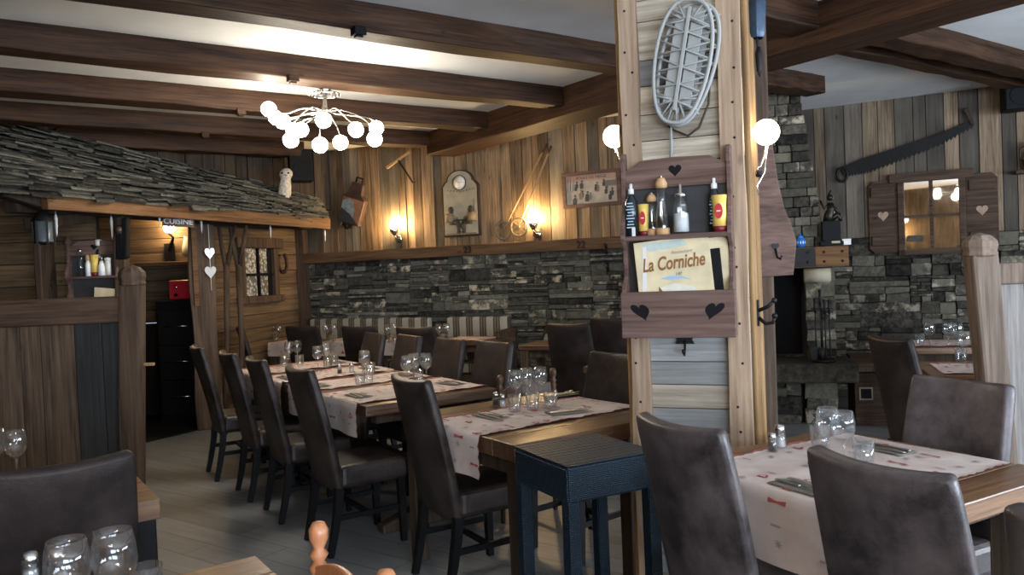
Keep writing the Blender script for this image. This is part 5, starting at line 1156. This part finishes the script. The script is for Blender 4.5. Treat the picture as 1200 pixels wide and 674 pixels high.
btl(95, [(0, 0), (.035, 0), (.037, .09), (.025, .14), (.03, .19), (0, .2)], 'glass', 'clear ridged glass mill, first on the dark rack shelf', ([(0, .2), (.02, .2), (.015, .225), (0, .23)], 'steel'))
btl(104, [(0, 0), (.024, 0), (.024, .1), (.012, .13), (0, .14)], 'salt', 'slim white bottle on the dark rack shelf', ([(0, .13), (.02, .13), (.02, .17), (0, .18)], 'cork'))
btl(111, [(0, .03), (.032, .03), (.03, .1), (.034, .175), (0, .175)], 'yellow', 'pale yellow squeeze tube mid shelf of the dark rack', ([(0, 0), (.028, 0), (.032, .03), (0, .03)], 'maroon'), -.085)
btl(114, [(0, 0), (.026, 0), (.026, .2), (.013, .24), (.013, .27), (0, .27)], 'oil', 'tallest dark bottle with white cap on the dark rack', ([(.0, .25), (.026, .25), (.026, .3), (0, .305)], 'white'), -.04)
btl(120, [(0, 0), (.034, 0), (.03, .08), (.015, .12), (0, .12)], 'salt', 'white sugar pourer on the dark rack shelf', ([(0, .12), (.01, .12), (.006, .17), (0, .17)], 'steel'))
btl(127, [(0, 0), (.024, 0), (.024, .12), (0, .12)], 'lampmilk', 'small beige jar at the doorway end of the dark rack', ([(0, .12), (.026, .12), (.026, .145), (0, .15)], 'white'))
xm, _ = WP(110, 350, .06); menu(FK.M @ Tr(xm, -.09, zm2 - .13) @ Ry(7) @ Rx(3), 'tilted cream menu card standing in the dark rack', .26, .24, False)
hook(FK, 63, 330, .065, 'big black coat hook on the board below the lantern', .13, 1).matrix_world = FK.M @ Tr(WP(66, 330)[0], -.07, WP(66, 330)[1]) @ Rz(-70)
p = PD(142, 285, 6.35); t = thing('hanging_harness', 'dark leather and metal harness hanging on the panel post', 'harness', Tr(p))
mb = MB(); mb.bar((0, 0, .14), (.0, 0, -.13), .05, .06, 'black', w2=.08); mb.bar((.05, 0, .2), (.03, 0, -.12), .05, .06, 'black'); part(mb, 'strap', t, bev=.012); mb = MB(); mb.lathe([(0, 0), (.03, 0), (.032, .05), (.02, .06), (0, .06)], 'rust', 12, Tr(-.005, -.02, .07)); part(mb, 'buckle', t)
# ---------------------------------------------------------------- partitions
def capped_post(d, top, bot, wpx, mat, lab, deg):
    a = PD(*bot, d); b = PD(*top, d); w = wpx / 940 * d; k = (b - a) / (b.z - a.z); base = a - k * a.z
    t = thing('partition_post', lab, 'post', Tr(base.x, base.y, 0) @ Rz(deg)); v = Rz(-deg) @ (b - base)
    mb = MB(); mb.bar((0, 0, 0), v * .93, w, w * .8, mat, up=(0, 1, 0)); part(mb, 'shaft', t, bev=w * .12)
    mb = MB(); n = 8
    Tt = Tr(v * .925) @ Rz(22.5)
    mb.lathe([(0, -.005), (w * .52, -.005), (w * .6, .0), (w * .6, .012), (w * .56, .018), (w * .62, .045), (w * .6, .07), (w * .38, .1), (0, .115)], mat, 8, Tt, sm=False); part(mb, 'carved_cap', t, bev=.006)
    return t
def panel(d, px0, px1, yr0, yr1, edges, mats, lab, railm, deg=0):
    a = PD(px0, (yr0 + yr1) / 2, d); b = PD(px1, (yr0 + yr1) / 2, d); t = thing('partition_panel', lab, 'partition', Tr(a.x, a.y, 0)); w = b.x - a.x; zt = PD((px0 + px1) / 2, yr0, d).z; zb = PD((px0 + px1) / 2, yr1, d).z
    mb = MB(); mb.prism([(0, zb), (w, zb + (.0)), (w, zt), (0, zt)], .09, railm, Tr(0, -.045, 0)); part(mb, 'top_rail', t, bev=.012)
    mb = MB(); E = [PD(e, yr1, d).x - a.x for e in edges]
    for k, (x0, x1) in enumerate(zip(E, E[1:])): mb.box(((x0 + x1) / 2, 0, zb / 2), (x1 - x0 - .006, .03, zb - .002), mats[k % len(mats)])
    mb.box((w / 2, .02, zb / 2), (w, .006, zb - .01), 'mortar'); part(mb, 'plank_infill', t, bev=.002); return t
panel(4.62, -110, 148, 352, 383, [-110, -72, -40, -8, 24, 48, 88, 120, 148], ['part_planks'], 'brown boarded partition with thick top rail, behind the large dark chair', 'rail')
capped_post(4.6, (155, 309), (155, 600), 25, 'post', 'brown partition post with carved cap beside the kitchen doorway', 0)
mb = MB(); mb.box((0, 0, 0), (.07, .02, .018), 'pine'); tag(mb.build('wooden_peg', T=Tr(PD(174, 427, 4.62)), bev=.004), 'small pale peg sticking out of the brown partition post', 'peg')
panel(4.1, 1160, 1290, 306, 331, [1160, 1198, 1240, 1290], ['part_grey'], 'pale grey partition panel behind the grey leather chair', 'post_pale')
capped_post(4.08, (1146, 272), (1168, 500), 31, 'post_pale', 'pale worn partition post with carved cap below the mirror', 0)
# ---------------------------------------------------------------- wall with the mirror
def WR(px, py, off=0.0): return FR_.hit(px, py, off)
xa, _ = WR(1060, 250, .05); xb, _ = WR(1124, 250, .05); _, za = WR(1092, 291, .05); _, zb_ = WR(1092, 211, .05); w, h = xb - xa, zb_ - za
mr = thing('shuttered_mirror', 'window-shaped mirror between two wooden shutters with heart cut-outs', 'mirror', FR_.M @ Tr((xa + xb) / 2, -.0, (za + zb_) / 2))
M['mirror'] = plain('mirror_glass', (.9, .9, .9), .02, 1)
mb = MB(); mb.box((0, -.045, 0), (w, .006, h), 'mirror'); part(mb, 'mirror_pane', mr)
mb = MB()
for s in (-1, 1): mb.box((s * (w / 2 + .03), -.05, 0), (.06, .06, h + .12), 'rail')
mb.box((0, -.05, h / 2 + .04), (w + .26, .08, .09), 'rail'); mb.box((0, -.05, -h / 2 - .03), (w + .1, .06, .06), 'rail'); part(mb, 'frame', mr, bev=.006)
mb = MB(); mb.box((0, -.055, 0), (.035, .03, h), 'rail'); mb.box((0, -.055, -h * .02), (w, .03, .03), 'rail'); part(mb, 'glazing_bar', mr)
for s in (-1, 1):
    cw = .27; cx = s * (w / 2 + .06 + cw / 2)
    mb = MB(); r_ = .05; hh = h / 2 + .03
    P = [(cw / 2 - r_, -hh), (cw / 2, -hh + r_), (cw / 2, hh - r_), (cw / 2 - r_, hh)] if s > 0 else [(cw / 2, -hh), (cw / 2, hh)]
    P += [(-cw / 2, hh), (-cw / 2, -hh)] if s > 0 else [(-cw / 2 + r_, hh), (-cw / 2, hh - r_), (-cw / 2, -hh + r_), (-cw / 2 + r_, -hh)]
    mb.prism(P, .03, 'rail', Tr(cx, -.06, 0)); 
    for z in (-h * .36, h * .38): mb.box((cx, -.07, z), (cw * .8, .025, .10), 'rail')
    sh = part(mb, 'shutter', mr, bev=.005); mb = MB(); mb.flat([(x * 1 + cx, -.0612, z + h * .02) for x, z in heart(.10, .10)], 'strip'); mb.build('heart_cutout', sh)
# saw
sa = thing('two_man_saw', 'long rusty two-man saw mounted slanting on the plank wall', 'saw', FR_.M)
def q(px, py): x, z = WR(px, py, .04); return (x, z)
top = [q(*p) for p in ((984, 197), (1010, 186), (1060, 170), (1100, 157), (1138, 141))]; bot = [q(*p) for p in ((1143, 149), (1105, 170), (1060, 188), (1020, 203), (992, 208))]
teeth = []
for k in range(len(bot) - 1):
    (xa_, za_), (xb_, zb_) = bot[k], bot[k + 1]; n = 8
    for e in range(n):
        t = e / n; teeth.append((xa_ + (xb_ - xa_) * t, za_ + (zb_ - za_) * t)); t = (e + .5) / n; teeth.append((xa_ + (xb_ - xa_) * t + .006, za_ + (zb_ - za_) * t + .03))
mb = MB(); mb.prism(top + teeth + [bot[-1]], .006, 'iron', Tr(0, -.045, 0)); part(mb, 'blade', sa)
mb = MB(); a, b = q(1140, 146), q(1131, 127); mb.bar((a[0], -.045, a[1]), (b[0], -.045, b[1]), .035, .035, 'rust', w2=.045, h2=.045); part(mb, 'handle', sa, bev=.008)
c = q(987, 205); mb = MB(); mb.tube([(c[0] + .05 * math.cos(t), -.045, c[1] + .07 * math.sin(t)) for t in [2 * PI * k / 16 for k in range(16)]], .014, 'iron', 8, True); part(mb, 'loop_handle', sa)
# small shelf with jug at the edge
x, z = WR(1197, 202, .08); mb = MB(); mb.box((.1, -.09, 0), (.3, .18, .03), 'rail'); tag(mb.build('wall_shelf', T=FR_.M @ Tr(x, 0, z), bev=.005), 'small dark shelf at the photo edge below the loudspeaker', 'shelf')
jg = thing('old_jug', 'dark metal jug on the small shelf at the photo edge', 'jug', FR_.M @ Tr(x + .09, -.09, z + .016)); mb = MB(); mb.lathe([(0, 0), (.06, 0), (.075, .06), (.05, .16), (.035, .2), (.05, .26), (.045, .26), (.03, .2), (0, .19)], 'bronze', 16); part(mb, 'body', jg); mb = MB(); mb.tube([(-.045, 0, .23), (-.10, 0, .2), (-.1, 0, .12), (-.065, 0, .08)], .008, 'bronze'); part(mb, 'handle', jg)
# ---------------------------------------------------------------- fireplace
FF = Fr(*PD(908, 430, 7.2).xy, -14); fx = lambda px, y=350: FF.hit(px, y)[0]; fz = lambda py, px=950: FF.hit(px, py)[1]
fp = thing('stone_fireplace', 'stone fireplace with dark opening, raised hearth and wooden mantel beam', 'fireplace', FF.M)
mb = MB(); x0, x1 = -.45, fx(958, 215)
mt = fz(313)
stones_x1 = fx(975)
# right jamb below the mantel
stones(mb, fx(944), fx(978), fz(421), mt, 'stone_r', depth=.0, hmin=.05, hmax=.11); mb.box(((fx(944) + fx(978)) / 2, .3, (fz(421) + mt) / 2), (fx(978) - fx(944) - .01, .56, mt - fz(421)), 'mortar')
part(mb, 'stone_jamb', fp)
# tapered chimney hood
mb = MB(); z = fz(290); zt = ZC
while z < zt:
    hgt = min(rnd.uniform(.05, .12), zt - z); f = (z - fz(290)) / (zt - fz(290)); xr = fx(965, 215) * (1 - f) + fx(936, 100) * f; x = -.35
    while x < xr:
        l = rnd.uniform(.1, .3); b = min(x + l, xr); d = rnd.uniform(0, .02)
        if b - x > .02: mb.box(((x + b) / 2, .1 + f * .1 - d, z + hgt / 2), (b - x - .006, .25, hgt - .006), 'stone_r', j=.004)
        x += l
    z += hgt
part(mb, 'chimney_hood', fp, bev=.005, seg=1)
mb = MB(); mb.box(((-.45 + fx(944)) / 2, .45, (fz(421) + mt) / 2), (fx(944) + .45, .04, mt - fz(421)), 'black'); mb.box((-.42, .2, (fz(421) + mt) / 2), (.04, .5, mt - fz(421)), 'black'); mb.box(((-.45 + fx(944)) / 2, .2, mt + .01), (fx(944) + .45, .5, .04), 'black'); part(mb, 'firebox', fp)
mb = MB(); mb.box(((-.4 + fx(993)) / 2, -.04, (mt + fz(290)) / 2), (fx(993) + .4, .2, fz(290) - mt), 'fascia')
for px in (946, 965, 986):
    for py in (296, 307): mb.lathe([(0, 0), (.012, 0), (.01, .006), (0, .008)], 'iron', 8, Tr(fx(px), -.141 - (.005 if px == 946 else 0), fz(py)) @ Rx(90))
part(mb, 'mantel_beam', fp)
mb = MB(); mb.box(((fx(915) + fx(955)) / 2, -.142, (mt + fz(290)) / 2), (fx(955) - fx(915), .006, fz(290) - mt - .01), 'iron')
part(mb, 'iron_strap', fp)
mb = MB(); mb.box(((-.5 + fx(996)) / 2, -.02, (fz(421) + fz(443)) / 2), (fx(996) + .5, .62, fz(421) - fz(443)), 'stone_r', j=.01); part(mb, 'hearth_slab', fp, bev=.02)
mb = MB(); zb = fz(443); stones(mb, -.3, fx(935), 0, zb, 'stone_r', hmin=.07, hmax=.13); stones(mb, fx(940), fx(978), 0, zb, 'stone_r', hmin=.07, hmax=.13); mb.box((.15, .2, zb / 2), (fx(978) - .1, .25, zb), 'mortar'); part(mb, 'stone_base', fp)
# things on the mantel
zm_ = fz(290) + .006
t = thing('blue_pot', 'small blue and white lidded pot on the fireplace mantel', 'pot', FF.M @ Tr(fx(937, 285), -.07, zm_)); mb = MB(); mb.lathe([(0, 0), (.035, 0), (.045, .04), (.035, .075), (.025, .08), (0, .08)], 'blue', 16); part(mb, 'body', t); mb = MB(); mb.lathe([(0, .078), (.03, .08), (.018, .1), (.008, .105), (.01, .118), (0, .122)], 'blue', 14); part(mb, 'lid', t)
mb = MB()
for k in range(5): a = PI + .5 + k * .5; mb.flat([(.0465 * math.cos(a + .12 * math.cos(e)), .0465 * math.sin(a + .12 * math.cos(e)), .04 + .016 * math.sin(e)) for e in (0, 1.57, 3.14, 4.71)], 'white')
part(mb, 'white_pattern', t)
t = thing('bronze_statuette', 'dark bronze figure on a black block standing on the mantel', 'statuette', FF.M @ Tr(fx(973, 285), -.05, zm_)); mb = MB(); mb.box((0, 0, .02), (.19, .13, .035), 'black'); mb.box((0, 0, .13), (.15, .1, .17), 'black'); part(mb, 'plinth', t, bev=.004)
mb = MB(); mb.box((.03, -.068, .03), (.07, .004, .02), 'parch'); part(mb, 'plaque', t)
mb = MB(); mb.tube([(-.02, 0, .21), (-.01, 0, .27), (.01, 0, .32), (.0, 0, .37)], [.045, .04, .035, .03], 'bronze'); mb.sphere((.0, -.01, .42), .028, 'bronze', 10); mb.tube([(0, 0, .37), (-.05, -.01, .33), (-.08, 0, .40)], [.016, .012, .01], 'bronze'); mb.tube([(0, 0, .37), (.05, -.01, .31), (.08, 0, .27)], [.016, .012, .014], 'bronze'); mb.tube([(-.02, 0, .21), (.06, 0, .27), (.09, 0, .21)], [.03, .025, .02], 'bronze'); mb.tube([(.0, 0, .44), (.01, 0, .49)], [.02, .004], 'bronze'); part(mb, 'figure', t)
t = thing('white_box', 'small white box beside the statuette on the mantel', 'box', FF.M @ Tr(fx(990, 285), -.06, zm_)); mb = MB(); mb.box((0, 0, .022), (.07, .09, .04), 'white'); part(mb, 'box_base', t, bev=.003); mb = MB(); mb.box((0, 0, .048), (.075, .095, .012), 'white'); part(mb, 'box_lid', t, bev=.003)
mb = MB(); a, b = fx(941), fx(971); mb.lathe([(0, 0), (.062, 0), (.062, b - a), (0, b - a)], 'parch', 20, Tr(a, -.14, fz(323)) @ Ry(90)); o = mb.build('paper_roll', T=FF.M); tag(o, 'beige roll fixed below the fireplace mantel', 'roll')
# fire irons
def iron_tool(px, top_, label, kind):
    zt = fz(top_); zb = fz(419) + .01; t = thing('fire_iron', label, 'fire iron', FF.M @ Tr(fx(px), -.22, zb)); L_ = zt - zb
    mb = MB(); mb.tube([(0, 0, .08), (0, 0, L_ * .8)], .006, 'iron', 6); part(mb, 'rod', t); mb = MB(); mb.tube([(0, 0, L_ * .78), (0, 0, L_)], .011, 'iron', 6); mb.sphere((0, 0, L_), .016, 'iron', 8); part(mb, 'grip', t)
    mb = MB()
    if kind == 0: mb.box((0, 0, .05), (.09, .02, .11), 'iron')
    elif kind == 1: mb.lathe([(0, 0), (.04, 0), (.035, .09), (.01, .1), (0, .1)], 'iron', 10)
    else: mb.tube([(0, 0, .1), (0, 0, .02), (.03, 0, .0)], .007, 'iron', 6)
    part(mb, 'working_end', t)
iron_tool(951, 350, 'black fire shovel on the hearth, closest to the dark opening', 0); iron_tool(957, 340, 'black hearth brush, tallest of the fire irons', 1); iron_tool(962, 352, 'black poker between brush and tongs on the hearth', 2); iron_tool(967, 352, 'black fire tongs nearest the bare stone wall', 2)
t = thing('fire_iron_stand', 'black iron stand carrying the fireplace tools', 'stand', FF.M @ Tr(fx(959), -.19, fz(420) + .004)); mb = MB(); mb.lathe([(0, 0), (.11, 0), (.1, .012), (0, .014)], 'iron', 16); part(mb, 'base', t); mb = MB(); mb.tube([(0, 0, .01), (0, 0, .45)], .006, 'iron'); mb.bar((-.09, 0, .45), (.09, 0, .45), .012, .012, 'iron'); part(mb, 'hanging_bar', t)
# low dark cabinet beside the hearth
FQ = Fr(*PD(1000, 470, 6.95).xy, -16); w = 1.15; t = thing('low_cabinet', 'dark low cabinet with pale ledge between hearth and far tables', 'cabinet', FQ.M); zt = FQ.hit(1000, 422)[1]
mb = MB(); mb.box((w / 2 + .02, .3, (zt - .12) / 2), (w, .5, zt - .12), 'rail'); part(mb, 'body', t, bev=.008); mb = MB(); mb.box((w / 2 + .02, .3, zt - .09), (w + .03, .54, .04), 'post_pale'); part(mb, 'ledge', t, bev=.008)
mb = MB(); mb.box((w / 2 + .02, .42, zt - .035), (w, .26, .07), 'rail'); part(mb, 'upstand', t)
mb = MB(); mb.box((.05 + .06, .045, zt - .30), (.11, .015, .11), 'parch'); mb.box((.11, .036, zt - .30), (.085, .006, .085), 'black'); part(mb, 'small_frame', t)
# ---------------------------------------------------------------- light
def light(name, kind, loc, energy, color=(1, 1, 1), size=.1, rot=None, sy=None):
    l = bpy.data.lights.new(name, kind); l.energy = energy; l.color = color
    if kind == 'AREA':
        l.size = size
        if sy: l.shape = 'RECTANGLE'; l.size_y = sy
    elif kind == 'POINT': l.shadow_soft_size = size
    o = bpy.data.objects.new(name, l); C.objects.link(o); o.location = loc
    if rot: o.rotation_euler = rot
    return o
for k, (a, b) in enumerate(wins):
    light('daylight', 'AREA', ((a + b) / 2, YR - .3, (W0 + W1) / 2 - .25), (360, 420)[k], (.68, .82, 1), b - a, (math.radians(122), 0, 0), W1 - W0)
light('daylight', 'AREA', (7.9, (SW[0] + SW[1]) / 2, 1.4), 640, (.80, .89, 1), SW[1] - SW[0], (math.radians(125), 0, math.radians(90)), 1.7)  # fill lamp at the added side window, tilted up to brighten the ceiling
# the rest of the room behind the camera: a second ceiling lamp and two wall lamps, seen in the mirror
c2 = dup(ch, Tr(-.35, -1.1, 2.895) @ Rz(40), 'second cluster ceiling lamp, over the tables behind the viewer')
sb = bpy.data.objects['wall_sconce']
for x in (-1.2, -3.2): dup(sb, Tr(x, YR + .2, 1.9) @ Rz(180), 'wall lamp on the rear boards %s' % ('beside the window' if x > -2 else 'toward the far corner'))
w = bpy.data.worlds.new('world'); bpy.context.scene.world = w; w.use_nodes = True
bgn = w.node_tree.nodes['Background']; bgn.inputs['Color'].default_value = (.55, .72, 1, 1); bgn.inputs['Strength'].default_value = 1.0
sc = bpy.context.scene
sc.view_settings.view_transform = 'Standard'; sc.view_settings.look = 'None'; sc.view_settings.gamma = 1; sc.view_settings.use_curve_mapping = False
sc.view_settings.exposure = 0.2
sc.cycles.max_bounces = 12; sc.cycles.transparent_max_bounces = 24; sc.cycles.diffuse_bounces = 4; sc.cycles.transmission_bounces = 8; sc.cycles.glossy_bounces = 4
sc.cycles.caustics_reflective = False; sc.cycles.caustics_refractive = False; sc.cycles.sample_clamp_indirect = 4
